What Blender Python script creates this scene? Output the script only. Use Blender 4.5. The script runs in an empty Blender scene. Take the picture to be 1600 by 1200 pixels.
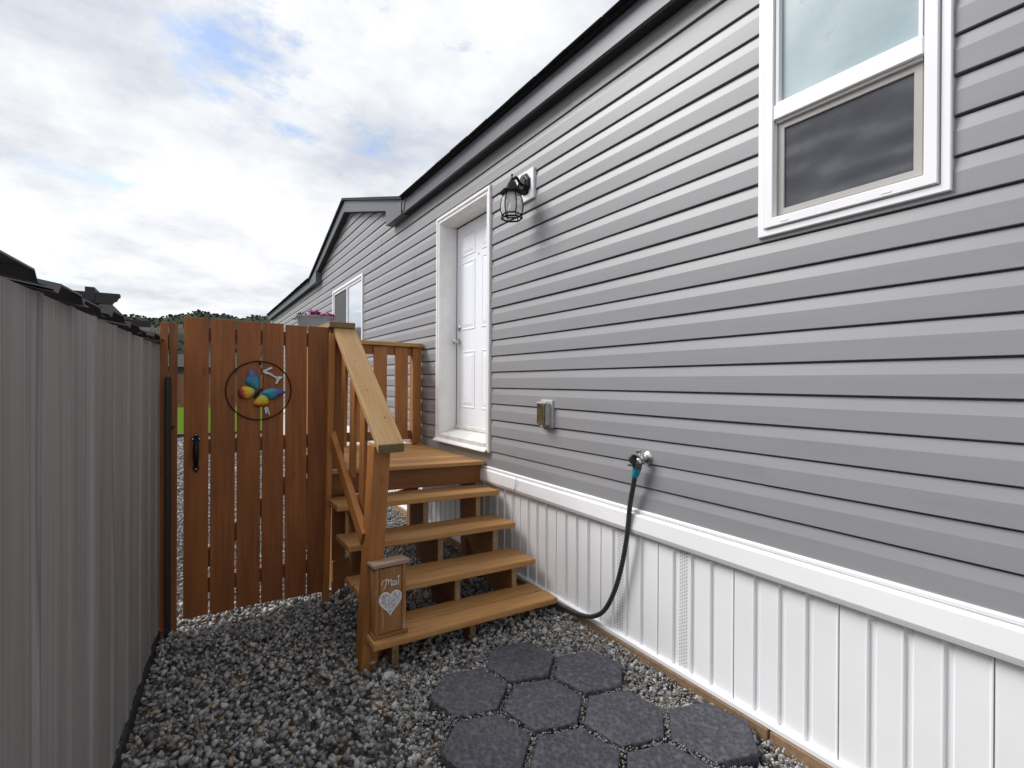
import bpy, bmesh, math, random
import numpy as np
from mathutils import Matrix, Vector
random.seed(7)
rng = np.random.default_rng(11)
scene = bpy.context.scene
C = scene.collection

# ------------------------------------------------------------------ camera
EYE = Vector((-1.95, 0.0, 1.40))
YAW, PITCH, ROLL = math.radians(33.225), math.radians(-0.122), math.radians(0.306)
fw = Vector((math.sin(YAW)*math.cos(PITCH), math.cos(YAW)*math.cos(PITCH), math.sin(PITCH)))
r0 = Vector((math.cos(YAW), -math.sin(YAW), 0)); u0 = r0.cross(fw)
rt = r0*math.cos(ROLL) + u0*math.sin(ROLL); up = u0*math.cos(ROLL) - r0*math.sin(ROLL)
cam = bpy.data.cameras.new("camera"); camo = bpy.data.objects.new("camera", cam); C.objects.link(camo)
cam.sensor_width = 36.0; cam.lens = 765.0/1600*36.0; cam.clip_start = 0.02; cam.clip_end = 6000
m = Matrix((rt, up, -fw)).transposed().to_4x4(); m.translation = EYE
camo.matrix_world = m
scene.camera = camo

# ------------------------------------------------------------------ sky and sun
SUN_DIR = Vector((-0.52, 0.50, 0.70)).normalized()      # towards the sun
world = bpy.data.worlds.new("World"); scene.world = world; world.use_nodes = True
wn = world.node_tree; wn.nodes.clear()
def N(t, kind, **kw):
    n = t.nodes.new(kind)
    for k, v in kw.items():
        if k in n.inputs: n.inputs[k].default_value = v
        else: setattr(n, k, v)
    return n
def L(t, a, b): t.links.new(a, b)
def ramp(t, fac, stops):
    n = t.nodes.new('ShaderNodeValToRGB'); e = n.color_ramp.elements
    while len(e) > 1: e.remove(e[-1])
    e[0].position = stops[0][0]; e[0].color = (*stops[0][1], 1)
    for p, c in stops[1:]:
        x = e.new(p); x.color = (*c, 1)
    L(t, fac, n.inputs[0]); return n.outputs[0]
def math_(t, op, a, b=None, clamp=False):
    n = t.nodes.new('ShaderNodeMath'); n.operation = op; n.use_clamp = clamp
    for i, v in enumerate((a, b)):
        if v is None: continue
        if isinstance(v, (int, float)): n.inputs[i].default_value = v
        else: L(t, v, n.inputs[i])
    return n.outputs[0]
def mixc(t, fac, a, b, blend='MIX'):
    n = t.nodes.new('ShaderNodeMix'); n.data_type = 'RGBA'; n.blend_type = blend
    for sock, v in ((n.inputs[0], fac), (n.inputs[6], a), (n.inputs[7], b)):
        if isinstance(v, (int, float)): sock.default_value = v
        elif isinstance(v, tuple): sock.default_value = (*v, 1)
        else: L(t, v, sock)
    return n.outputs[2]
sky = N(wn, 'ShaderNodeTexSky', sky_type='NISHITA', sun_disc=False)
sky.sun_elevation = math.asin(SUN_DIR.z); sky.sun_rotation = math.atan2(SUN_DIR.x, SUN_DIR.y)
blue = mixc(wn, 1.0, sky.outputs[0], (0.11, 0.11, 0.11), 'MULTIPLY')
tc = N(wn, 'ShaderNodeTexCoord'); sp = N(wn, 'ShaderNodeSeparateXYZ'); L(wn, tc.outputs['Generated'], sp.inputs[0])
den = math_(wn, 'ADD', math_(wn, 'MAXIMUM', sp.outputs[2], 0.0), 0.16)
cb = N(wn, 'ShaderNodeCombineXYZ')
L(wn, math_(wn, 'DIVIDE', sp.outputs[0], den), cb.inputs[0]); L(wn, math_(wn, 'DIVIDE', sp.outputs[1], den), cb.inputs[1])
def wnoise(scale, detail, rough, off):
    mp = N(wn, 'ShaderNodeMapping'); mp.inputs['Location'].default_value = off; L(wn, cb.outputs[0], mp.inputs[0])
    n = N(wn, 'ShaderNodeTexNoise', Scale=scale, Detail=detail, Roughness=rough); L(wn, mp.outputs[0], n.inputs[0]); return n.outputs[0]
cover = ramp(wn, wnoise(1.7, 11, 0.66, (3.1, 0.7, 0)), [(0.325, (0, 0, 0)), (0.43, (1, 1, 1))])
shade = ramp(wn, wnoise(1.5, 10, 0.6, (8.3, 2.2, 1)), [(0.37, (0.36, 0.385, 0.435)), (0.48, (0.475, 0.49, 0.515)), (0.62, (0.60, 0.60, 0.605))])
skyc = mixc(wn, cover, blue, shade)
bg = N(wn, 'ShaderNodeBackground'); L(wn, skyc, bg.inputs[0]); bg.inputs[1].default_value = 1.0
wo = N(wn, 'ShaderNodeOutputWorld'); L(wn, bg.outputs[0], wo.inputs[0])
sun = bpy.data.lights.new("sun", 'SUN'); sun.energy = 2.0; sun.angle = math.radians(28); sun.color = (1.0, 0.98, 0.955)
suno = bpy.data.objects.new("sun", sun); C.objects.link(suno)
suno.rotation_euler = (-SUN_DIR).to_track_quat('-Z', 'Y').to_euler(); suno.location = (-6, 6, 9)
vs = scene.view_settings; vs.view_transform = 'Standard'; vs.look = 'None'; vs.gamma = 1; vs.use_curve_mapping = False; vs.exposure = 0.84

# ------------------------------------------------------------------ materials
MATS = {}
def newmat(name):
    mt = bpy.data.materials.new(name); mt.use_nodes = True
    t = mt.node_tree; b = t.nodes['Principled BSDF']; MATS[name] = mt
    return mt, t, b
def objcoord(t, scale=(1, 1, 1), rnd=True):
    tcn = N(t, 'ShaderNodeTexCoord'); mp = N(t, 'ShaderNodeMapping'); mp.inputs['Scale'].default_value = scale
    L(t, tcn.outputs['Object'], mp.inputs[0])
    if rnd:
        oi = N(t, 'ShaderNodeObjectInfo'); cx = N(t, 'ShaderNodeCombineXYZ')
        for i, k in enumerate((37.0, 91.0, 53.0)): L(t, math_(t, 'MULTIPLY', oi.outputs['Random'], k), cx.inputs[i])
        L(t, cx.outputs[0], mp.inputs['Location'])
    return mp.outputs[0]
def noise(t, vec, scale, detail=4, rough=0.55):
    n = N(t, 'ShaderNodeTexNoise', Scale=scale, Detail=detail, Roughness=rough); L(t, vec, n.inputs[0]); return n.outputs[0]
def bump(t, b, h, strength=0.3, dist=0.002):
    n = N(t, 'ShaderNodeBump', Strength=strength, Distance=dist); L(t, h, n.inputs['Height']); L(t, n.outputs[0], b.inputs['Normal'])
def wood(name, dark, mid, light, rough=0.6, worn=None, wornamt=0.0):
    mt, t, b = newmat(name)
    v = objcoord(t, (1.1, 22, 22)); v2 = objcoord(t, (0.9, 3.0, 3.0))
    g = noise(t, v, 2.2, 6, 0.6); w = noise(t, v2, 1.6, 3)
    f = math_(t, 'ADD', math_(t, 'MULTIPLY', g, 0.6), math_(t, 'MULTIPLY', w, 0.4))
    col = ramp(t, f, [(0.32, dark), (0.5, mid), (0.66, light)])
    oi = N(t, 'ShaderNodeObjectInfo')
    hs = N(t, 'ShaderNodeHueSaturation'); L(t, col, hs.inputs['Color'])
    L(t, math_(t, 'ADD', math_(t, 'MULTIPLY', oi.outputs['Random'], 0.34), 0.83), hs.inputs['Value'])
    col = hs.outputs[0]
    # knots
    vk = N(t, 'ShaderNodeTexVoronoi', Scale=1.0); L(t, objcoord(t, (2.6, 11, 11)), vk.inputs[0])
    k = ramp(t, vk.outputs['Distance'], [(0.035, (1, 1, 1)), (0.10, (0, 0, 0))])
    col = mixc(t, math_(t, 'MULTIPLY', k, 0.55), col, tuple(c*0.35 for c in dark))
    if worn:
        wv = noise(t, objcoord(t, (1.3, 16, 16)), 2.6, 5, 0.7)
        col = mixc(t, math_(t, 'MULTIPLY', ramp(t, wv, [(0.55, (0, 0, 0)), (0.68, (1, 1, 1))]), wornamt), col, worn)
    L(t, col, b.inputs['Base Color']); b.inputs['Roughness'].default_value = rough
    bump(t, b, g, 0.35, 0.0015)
    return mt
wood('gate_wood', (0.159, 0.048, 0.010), (0.244, 0.077, 0.015), (0.323, 0.110, 0.023), 0.62)
wood('post_wood', (0.229, 0.084, 0.018), (0.322, 0.124, 0.028), (0.406, 0.167, 0.041), 0.6)
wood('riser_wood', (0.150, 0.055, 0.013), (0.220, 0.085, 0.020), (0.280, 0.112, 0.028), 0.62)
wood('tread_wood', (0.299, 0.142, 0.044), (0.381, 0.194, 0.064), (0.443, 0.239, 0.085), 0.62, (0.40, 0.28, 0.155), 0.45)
wood('rail_wood', (0.340, 0.186, 0.071), (0.430, 0.255, 0.105), (0.500, 0.314, 0.143), 0.58, (0.48, 0.36, 0.24), 0.4)
wood('weathered_wood', (0.16, 0.11, 0.055), (0.25, 0.175, 0.09), (0.33, 0.24, 0.13), 0.8)
wood('end_grain', (0.085, 0.06, 0.025), (0.15, 0.105, 0.045), (0.21, 0.15, 0.07), 0.85)
wood('lid_wood', (0.24, 0.14, 0.09), (0.33, 0.21, 0.145), (0.42, 0.30, 0.22), 0.7, (0.46, 0.40, 0.35), 0.7)
wood('mailbox_wood', (0.210, 0.085, 0.025), (0.300, 0.131, 0.040), (0.380, 0.180, 0.062), 0.6, (0.52, 0.42, 0.34), 0.75)
wood('sill_board_wood', (0.17, 0.10, 0.055), (0.25, 0.16, 0.09), (0.32, 0.21, 0.12), 0.8, (0.10, 0.11, 0.04), 0.5)
wood('far_fence_wood', (0.16, 0.07, 0.035), (0.22, 0.10, 0.05), (0.28, 0.13, 0.07), 0.8)

def plain(name, col, rough=0.5, metal=0.0, var=0.06, vscale=6.0, bscale=0, bstr=0.15, scale=(1, 1, 1), spec=None, coat=0):
    mt, t, b = newmat(name)
    v = objcoord(t, scale)
    n = noise(t, v, vscale, 5)
    lo = tuple(c*(1-var*1.6) for c in col); hi = tuple(min(1, c*(1+var*1.6)) for c in col)
    L(t, ramp(t, n, [(0.3, lo), (0.7, hi)]), b.inputs['Base Color'])
    b.inputs['Roughness'].default_value = rough; b.inputs['Metallic'].default_value = metal
    if coat: b.inputs['Coat Weight'].default_value = coat; b.inputs['Coat Roughness'].default_value = 0.04
    if bscale: bump(t, b, noise(t, v, bscale, 4), bstr, 0.001)
    return mt
plain('vinyl_siding', (0.272, 0.270, 0.282), 0.42, var=0.025, vscale=3, bscale=60, bstr=0.12, scale=(6, 0.5, 6))
plain('white_vinyl', (0.855, 0.855, 0.87), 0.38, var=0.02, vscale=3)
plain('white_trim', (0.82, 0.82, 0.82), 0.4, var=0.03, vscale=9)
plain('old_white', (0.72, 0.71, 0.67), 0.5, var=0.06, vscale=12)
plain('white_door', (0.84, 0.865, 0.915), 0.36, var=0.012, vscale=4, bscale=90, bstr=0.08, scale=(3, 3, 0.4))
plain('fascia_grey', (0.105, 0.105, 0.125), 0.45, var=0.10, vscale=8, scale=(8, 0.6, 8))
plain('shingle_black', (0.016, 0.016, 0.018), 0.95, var=0.35, vscale=60, bscale=150, bstr=0.7)
plain('near_black', (0.02, 0.02, 0.022), 0.7)
plain('black_iron', (0.007, 0.007, 0.008), 0.48, var=0.2, vscale=20, bscale=80, bstr=0.12)
plain('dark_steel', (0.012, 0.016, 0.02), 0.5, var=0.15)
plain('chrome', (0.62, 0.61, 0.59), 0.28, metal=1.0, var=0.12, vscale=25)
plain('black_rubber', (0.018, 0.018, 0.020), 0.5, var=0.15, vscale=20)
plain('hose_rubber', (0.030, 0.029, 0.033), 0.55, var=0.2, vscale=30)
plain('teal_plastic', (0.006, 0.22, 0.31), 0.4)
plain('grey_plastic', (0.055, 0.06, 0.075), 0.45)
plain('outlet_grey', (0.42, 0.42, 0.42), 0.5, var=0.12, vscale=25)
plain('outlet_cover_brown', (0.095, 0.075, 0.042), 0.25, var=0.35, vscale=22, scale=(1, 1, 1))
plain('galvanised', (0.27, 0.29, 0.31), 0.5, metal=0.5, var=0.15, vscale=12)
plain('petal_magenta', (0.55, 0.035, 0.30), 0.55, var=0.25, vscale=20)
plain('leaf_green', (0.05, 0.10, 0.025), 0.6, var=0.3, vscale=20)
plain('silver_paint', (0.55, 0.56, 0.57), 0.4, metal=0.4, var=0.25, vscale=60)
plain('screen_frame', (0.40, 0.38, 0.36), 0.45, var=0.04)
plain('lamp_white', (0.80, 0.80, 0.78), 0.4)
plain('copper_cap', (0.03, 0.03, 0.032), 0.5)
plain('screw_steel', (0.05, 0.045, 0.04), 0.5, metal=0.6)
plain('far_house_grey', (0.05, 0.055, 0.07), 0.7)
plain('shed_roof_metal', (0.040, 0.034, 0.038), 0.32, metal=0.3, var=0.15, vscale=10)
plain('pergola_dark', (0.014, 0.014, 0.018), 0.6)
plain('white_paint', (0.78, 0.76, 0.72), 0.6, var=0.1, vscale=90)
plain('cable_grey', (0.34, 0.34, 0.34), 0.6)

MATS['black_iron'].node_tree.nodes['Principled BSDF'].inputs['Specular IOR Level'].default_value = 0.25
def mat_shed():
    mt, t, b = newmat('shed_panel')
    v = objcoord(t, (38, 38, 0.55), rnd=False); n = noise(t, v, 1.0, 6, 0.65)
    v2 = objcoord(t, (3.2, 3.2, 0.35), rnd=False); n2 = noise(t, v2, 1.0, 3)
    f = math_(t, 'ADD', math_(t, 'MULTIPLY', n, 0.6), math_(t, 'MULTIPLY', n2, 0.4))
    col = ramp(t, f, [(0.32, (0.20, 0.185, 0.18)), (0.48, (0.262, 0.248, 0.243)), (0.64, (0.315, 0.308, 0.31))])
    st = N(t, 'ShaderNodeTexNoise', Scale=1.0, Detail=2.0); L(t, objcoord(t, (9, 9, 0.16), rnd=False), st.inputs[0])
    cracks = ramp(t, math_(t, 'ABSOLUTE', math_(t, 'SUBTRACT', st.outputs[0], 0.5)), [(0.0, (1, 1, 1)), (0.016, (0, 0, 0))])
    col = mixc(t, math_(t, 'MULTIPLY', cracks, 0.7), col, (0.10, 0.095, 0.11))
    L(t, col, b.inputs['Base Color']); b.inputs['Roughness'].default_value = 0.55
mat_shed()
def mat_screen():
    mt, t, b = newmat('insect_screen')
    tcn = N(t, 'ShaderNodeTexCoord')
    v = objcoord(t, (1, 2.2, 3.6), rnd=False)
    nd = noise(t, v, 3.0, 3)
    wv = N(t, 'ShaderNodeTexWave', Scale=1.0, Distortion=7.0, Detail=1.5, wave_type='BANDS', bands_direction='Z')  # wavy reflections painted into the screen's colour as bands
    L(t, v, wv.inputs[0]); wv.inputs['Detail Scale'].default_value = 0.8
    f = math_(t, 'ADD', math_(t, 'MULTIPLY', wv.outputs[1], 0.25), math_(t, 'MULTIPLY', nd, 0.75))
    L(t, ramp(t, f, [(0.32, (0.056, 0.058, 0.069)), (0.52, (0.074, 0.077, 0.089)), (0.72, (0.112, 0.116, 0.128))]), b.inputs['Base Color'])
    b.inputs['Roughness'].default_value = 0.7; b.inputs['Specular IOR Level'].default_value = 0.2
mat_screen()
def mat_frost():
    mt, t, b = newmat('frosted_glass')
    v = objcoord(t, (1, 1, 1), rnd=False)
    n = noise(t, v, 5.0, 4); n2 = noise(t, v, 11.0, 3)
    c = ramp(t, n, [(0.3, (0.25, 0.345, 0.38)), (0.6, (0.33, 0.425, 0.455)), (0.8, (0.38, 0.475, 0.50))])
    c = mixc(t, math_(t, 'MULTIPLY', ramp(t, n2, [(0.66, (0, 0, 0)), (0.76, (1, 1, 1))]), 0.6), c, (0.17, 0.25, 0.28))
    L(t, c, b.inputs['Base Color']); b.inputs['Roughness'].default_value = 0.35
    b.inputs['Coat Weight'].default_value = 0.5; b.inputs['Coat Roughness'].default_value = 0.08
mat_frost()
def mat_glass_mirror():
    mt, t, b = newmat('window_glass'); b.inputs['Base Color'].default_value = (0.72, 0.75, 0.8, 1)
    b.inputs['Metallic'].default_value = 0.85; b.inputs['Roughness'].default_value = 0.04
    mt, t, b = newmat('dark_glass'); b.inputs['Base Color'].default_value = (0.06, 0.06, 0.065, 1); b.inputs['Roughness'].default_value = 0.6
    mt, t, b = newmat('lantern_glass'); b.inputs['Base Color'].default_value = (0.93, 0.95, 0.95, 1)
    b.inputs['Roughness'].default_value = 0.3; b.inputs['Transmission Weight'].default_value = 0.6; b.inputs['IOR'].default_value = 1.15
mat_glass_mirror()
def mat_gravel():
    mt, t, b = newmat('gravel_stone')
    g = N(t, 'ShaderNodeNewGeometry')
    col = ramp(t, g.outputs['Random Per Island'], [(0.0, (0.146, 0.147, 0.155)), (0.20, (0.216, 0.217, 0.225)), (0.42, (0.309, 0.308, 0.305)),
               (0.62, (0.403, 0.398, 0.389)), (0.80, (0.534, 0.525, 0.506)), (0.88, (0.40, 0.31, 0.22)), (0.915, (0.47, 0.37, 0.25)), (0.935, (0.30, 0.19, 0.13)), (0.95, (0.22, 0.217, 0.225)), (0.985, (0.628, 0.628, 0.628)), (1.0, (0.300, 0.191, 0.152))])
    v = N(t, 'ShaderNodeTexCoord'); n = noise(t, v.outputs['Object'], 130, 4, 0.7)
    col = mixc(t, 1.0, col, ramp(t, n, [(0.3, (0.62, 0.62, 0.62)), (0.7, (1.25, 1.25, 1.25))]), 'MULTIPLY')
    L(t, col, b.inputs['Base Color']); b.inputs['Roughness'].default_value = 0.85
    bump(t, b, n, 0.5, 0.002)
    mt, t, b = newmat('paver_concrete')
    v = objcoord(t, (1, 1, 1)); n = noise(t, v, 42, 5, 0.62); n2 = noise(t, v, 5, 3)
    vo = N(t, 'ShaderNodeTexVoronoi', Scale=62.0, feature='SMOOTH_F1'); L(t, v, vo.inputs[0])
    h = math_(t, 'ADD', math_(t, 'MULTIPLY', n, 0.7), math_(t, 'MULTIPLY', vo.outputs['Distance'], 0.6))
    c = ramp(t, h, [(0.40, (0.028, 0.029, 0.039)), (0.62, (0.047, 0.048, 0.061)), (0.82, (0.088, 0.089, 0.104))])
    c = mixc(t, math_(t, 'MULTIPLY', ramp(t, n2, [(0.45, (0, 0, 0)), (0.7, (1, 1, 1))]), 0.22), c, (0.085, 0.086, 0.096))
    L(t, c, b.inputs['Base Color']); b.inputs['Roughness'].default_value = 0.62
    bump(t, b, h, 0.9, 0.012)
    mt, t, b = newmat('soil'); v = N(t, 'ShaderNodeTexCoord')
    n = noise(t, v.outputs['Object'], 55, 6, 0.7)
    L(t, ramp(t, n, [(0.3, (0.08, 0.076, 0.07)), (0.5, (0.17, 0.163, 0.155)), (0.7, (0.30, 0.29, 0.275))]), b.inputs['Base Color']); b.inputs['Roughness'].default_value = 0.95
    bump(t, b, n, 0.9, 0.01)
    mt, t, b = newmat('lawn_grass'); v = N(t, 'ShaderNodeTexCoord')
    n = noise(t, v.outputs['Object'], 30, 5, 0.7)
    L(t, ramp(t, n, [(0.3, (0.055, 0.10, 0.012)), (0.7, (0.11, 0.17, 0.022))]), b.inputs['Base Color']); b.inputs['Roughness'].default_value = 0.9
    mt, t, b = newmat('hillside'); v = N(t, 'ShaderNodeTexCoord')
    n = noise(t, v.outputs['Object'], 0.022, 6, 0.65)
    L(t, ramp(t, n, [(0.38, (0.030, 0.040, 0.032)), (0.54, (0.045, 0.056, 0.042)), (0.62, (0.095, 0.095, 0.066)), (0.70, (0.050, 0.058, 0.042))]), b.inputs['Base Color']); b.inputs['Roughness'].default_value = 1
    mt, t, b = newmat('hill_trees'); g = N(t, 'ShaderNodeNewGeometry')
    L(t, ramp(t, g.outputs['Random Per Island'], [(0, (0.018, 0.027, 0.022)), (0.6, (0.028, 0.038, 0.030)), (1, (0.045, 0.055, 0.037))]), b.inputs['Base Color']); b.inputs['Roughness'].default_value = 1
mat_gravel()
for k in ('hillside', 'hill_trees', 'lawn_grass', 'soil'): MATS[k].node_tree.nodes['Principled BSDF'].inputs['Specular IOR Level'].default_value = 0.0
def mat_wings():
    mt, t, b = newmat('butterfly_wing_upper')
    v = N(t, 'ShaderNodeTexCoord'); sx = N(t, 'ShaderNodeSeparateXYZ'); L(t, v.outputs['Object'], sx.inputs[0])
    n = noise(t, v.outputs['Object'], 70, 3)
    f = math_(t, 'ADD', math_(t, 'MULTIPLY', sx.outputs[0], 9.0), math_(t, 'MULTIPLY', n, 0.22))
    L(t, ramp(t, f, [(0.12, (0.22, 0.45, 0.42)), (0.35, (0.02, 0.30, 0.40)), (0.72, (0.03, 0.20, 0.33)), (0.95, (0.06, 0.10, 0.25))]), b.inputs['Base Color'])
    b.inputs['Roughness'].default_value = 0.42; bump(t, b, n, 0.9, 0.004)
    mt, t, b = newmat('butterfly_wing_lower')
    v = N(t, 'ShaderNodeTexCoord'); sx = N(t, 'ShaderNodeSeparateXYZ'); L(t, v.outputs['Object'], sx.inputs[0])
    n = noise(t, v.outputs['Object'], 70, 3)
    f = math_(t, 'ADD', math_(t, 'MULTIPLY', sx.outputs[0], 11.0), math_(t, 'MULTIPLY', n, 0.22))
    L(t, ramp(t, f, [(0.16, (0.12, 0.42, 0.42)), (0.34, (0.62, 0.50, 0.03)), (0.68, (0.62, 0.40, 0.02)), (0.85, (0.45, 0.09, 0.015)), (1.0, (0.20, 0.02, 0.02))]), b.inputs['Base Color'])
    b.inputs['Roughness'].default_value = 0.42; bump(t, b, n, 0.9, 0.004)
    mt, t, b = newmat('heart_paint')
    v = N(t, 'ShaderNodeTexCoord'); n = noise(t, v.outputs['Object'], 70, 4); n2 = noise(t, v.outputs['Object'], 45, 2)
    c = ramp(t, n, [(0.35, (0.25, 0.29, 0.36)), (0.5, (0.50, 0.50, 0.52)), (0.65, (0.70, 0.68, 0.66))])
    c = mixc(t, math_(t, 'MULTIPLY', ramp(t, n2, [(0.52, (0, 0, 0)), (0.66, (1, 1, 1))]), 0.45), c, (0.55, 0.36, 0.36))
    L(t, c, b.inputs['Base Color']); b.inputs['Roughness'].default_value = 0.7
mat_wings()

# ------------------------------------------------------------------ object helpers
WM = {}
def tagged(o, label, cat, group=None, kind=None):
    o['label'] = label; o['category'] = cat
    if group: o['group'] = group
    if kind: o['kind'] = kind
    return o
def thing(name, loc, label, cat, group=None, kind=None):
    o = bpy.data.objects.new(name, None); o.empty_display_size = 0.05; C.objects.link(o)
    o.location = loc; WM[o] = Matrix.Translation(Vector(loc)); return tagged(o, label, cat, group, kind)
def link(name, me, mat, parent=None, M=None):
    o = bpy.data.objects.new(name, me); C.objects.link(o)
    M = M or Matrix.Identity(4)
    if mat and len(me.materials) == 0: me.materials.append(MATS[mat])
    WM[o] = M
    if parent is not None:
        o.parent = parent; o.matrix_parent_inverse = WM[parent].inverted()
    o.matrix_basis = M
    return o
def finish(bm, name, smooth=False, sharp=None):
    bmesh.ops.recalc_face_normals(bm, faces=bm.faces[:])
    me = bpy.data.meshes.new(name); bm.to_mesh(me); bm.free()
    if smooth:
        me.polygons.foreach_set('use_smooth', [True]*len(me.polygons))
        if sharp: me.set_sharp_from_angle(angle=math.radians(sharp))
    return me
def box_mesh(name, s, bev=0.003, seg=1):
    bm = bmesh.new(); bmesh.ops.create_cube(bm, size=1.0)
    for v in bm.verts: v.co = Vector((v.co.x*s[0], v.co.y*s[1], v.co.z*s[2]))
    if bev: bmesh.ops.bevel(bm, geom=bm.edges[:], offset=bev, segments=seg, affect='EDGES', profile=0.6)
    return finish(bm, name)
def box(name, lo, hi, mat, parent=None, bev=0.003):
    lo = Vector(lo); hi = Vector(hi); s = hi-lo
    return link(name, box_mesh(name, s, min(bev, min(s)*0.3)), mat, parent, Matrix.Translation((lo+hi)/2))
def board(name, p0, p1, width, thick, wdir, mat, parent=None, bev=0.004, end=None):
    """plank from p0 to p1 (centre line); local X runs along it, Y is its width, Z its thickness"""
    p0 = Vector(p0); p1 = Vector(p1); x = (p1-p0); ln = x.length; x.normalize()
    y = Vector(wdir); y = (y - x*y.dot(x)).normalized(); z = x.cross(y)
    M = Matrix((x, y, z)).transposed().to_4x4(); M.translation = (p0+p1)/2
    me = box_mesh(name, (ln, width, thick), bev, 2); o = link(name, me, mat, parent, M)
    if end:
        me.materials.append(MATS[end])
        for f in me.polygons:
            if abs(f.normal.x) > 0.9: f.material_index = 1
    return o
def prism(name, pts, depth, M, mat, parent=None, bev=0.0):
    bm = bmesh.new(); a = [bm.verts.new((x, y, 0)) for x, y in pts]
    f = bm.faces.new(a); r = bmesh.ops.extrude_face_region(bm, geom=[f])
    for v in r['geom']:
        if isinstance(v, bmesh.types.BMVert): v.co.z += depth
    if bev: bmesh.ops.bevel(bm, geom=[e for e in bm.edges if abs(e.verts[0].co.z-e.verts[1].co.z) < 1e-6], offset=bev, segments=1, affect='EDGES')
    return link(name, finish(bm, name), mat, parent, M)
def sweep(bm, pts, rad, seg=8, cap=True):
    pts = [Vector(p) for p in pts]; n = len(pts); rings = []
    up_ = None
    for i, p in enumerate(pts):
        t = (pts[min(i+1, n-1)] - pts[max(i-1, 0)]).normalized()
        if up_ is None:
            up_ = Vector((0, 0, 1)) if abs(t.z) < 0.9 else Vector((1, 0, 0))
        a = (up_ - t*up_.dot(t)).normalized(); up_ = a; b = t.cross(a)
        r = rad[i] if isinstance(rad, (list, tuple)) else rad
        rings.append([bm.verts.new(p + (a*math.cos(2*math.pi*k/seg) + b*math.sin(2*math.pi*k/seg))*r) for k in range(seg)])
    for i in range(n-1):
        for k in range(seg):
            bm.faces.new((rings[i][k], rings[i][(k+1) % seg], rings[i+1][(k+1) % seg], rings[i+1][k]))
    if cap: bm.faces.new(rings[0]); bm.faces.new(rings[-1])
def tube(name, pts, rad, mat, parent=None, seg=8, M=None):
    bm = bmesh.new(); sweep(bm, pts, rad, seg); return link(name, finish(bm, name, True, 50), mat, parent, M)
def lathe(name, prof, seg, mat, parent=None, M=None, smooth=True, sharp=35):
    bm = bmesh.new(); rings = []
    for r, z in prof:
        rings.append([bm.verts.new((r*math.cos(2*math.pi*k/seg), r*math.sin(2*math.pi*k/seg), z)) for k in range(seg)])
    for a, b in zip(rings, rings[1:]):
        for k in range(seg): bm.faces.new((a[k], a[(k+1) % seg], b[(k+1) % seg], b[k]))
    bm.faces.new(rings[0]); bm.faces.new(rings[-1])
    bmesh.ops.remove_doubles(bm, verts=bm.verts[:], dist=1e-5)
    return link(name, finish(bm, name, smooth, sharp), mat, parent, M)
def spline(pts, n=10):
    P = [Vector(p) for p in pts]; P = [P[0]*2-P[1]] + P + [P[-1]*2-P[-2]]; out = []
    for i in range(1, len(P)-2):
        for j in range(n):
            t = j/n; a, b, c, d = P[i-1:i+3]
            out.append(0.5*((2*b) + (c-a)*t + (2*a-5*b+4*c-d)*t*t + (3*b-a-3*c+d)*t**3))
    out.append(P[-2]); return out
def frame(x, y, org):
    x = Vector(x).normalized(); y = Vector(y); y = (y-x*y.dot(x)).normalized(); z = x.cross(y)
    M = Matrix((x, y, z)).transposed().to_4x4(); M.translation = Vector(org); return M

# ------------------------------------------------------------------ ground
def sheet(name, x0, x1, y0, y1, z, mat, nx=1, ny=1):
    bm = bmesh.new(); bmesh.ops.create_grid(bm, x_segments=nx, y_segments=ny, size=0.5)
    for v in bm.verts: v.co = Vector(((v.co.x+0.5)*(x1-x0)+x0, (v.co.y+0.5)*(y1-y0)+y0, z))
    o = link(name, finish(bm, name), mat); o['kind'] = 'structure'; return o
sheet('ground', -1500, 1500, -1500, 1500, -0.085, 'soil')
sheet('lawn', -12, 5, 15.2, 33.5, -0.030, 'lawn_grass')
o = box('lawn_edging', (-12, 15.0, -0.05), (-0.2, 15.2, 0.06), 'pergola_dark', None, 0.01)
tagged(o, 'low dark edging strip between the far gravel and the lawn behind the gate', 'edging')

# hexagonal pavers
HX = 0.336; PA = Vector((-0.583, 1.996))
dirs = lambda a: Vector((math.cos(math.radians(a)), math.sin(math.radians(a))))*HX
paver_list = [
 (PA, 'hexagonal dark concrete slab closest to the lowest wooden step'),
 (PA+dirs(313), 'hexagonal dark concrete slab closest to the hanging hose loop'),
 (PA+dirs(193), 'hexagonal dark concrete slab set farthest left in front of the mailbox'),
 (PA+dirs(253), 'pitted hexagonal dark slab in the middle, ringed by other slabs'),
 (PA+dirs(253)+dirs(313), 'smooth hexagonal dark slab between the middle slab and the white skirting'),
 (PA+dirs(253)+dirs(313)*2, 'hexagonal dark slab lying closest to the white skirting'),
 (PA+dirs(253)+dirs(193), 'hexagonal dark slab at the left of the nearest row'),
 (PA+dirs(253)*2, 'hexagonal dark slab second from left in the nearest row'),
 (PA+dirs(253)*2+dirs(313), 'hexagonal dark slab third from left in the nearest row'),
]
pavers = []
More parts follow.
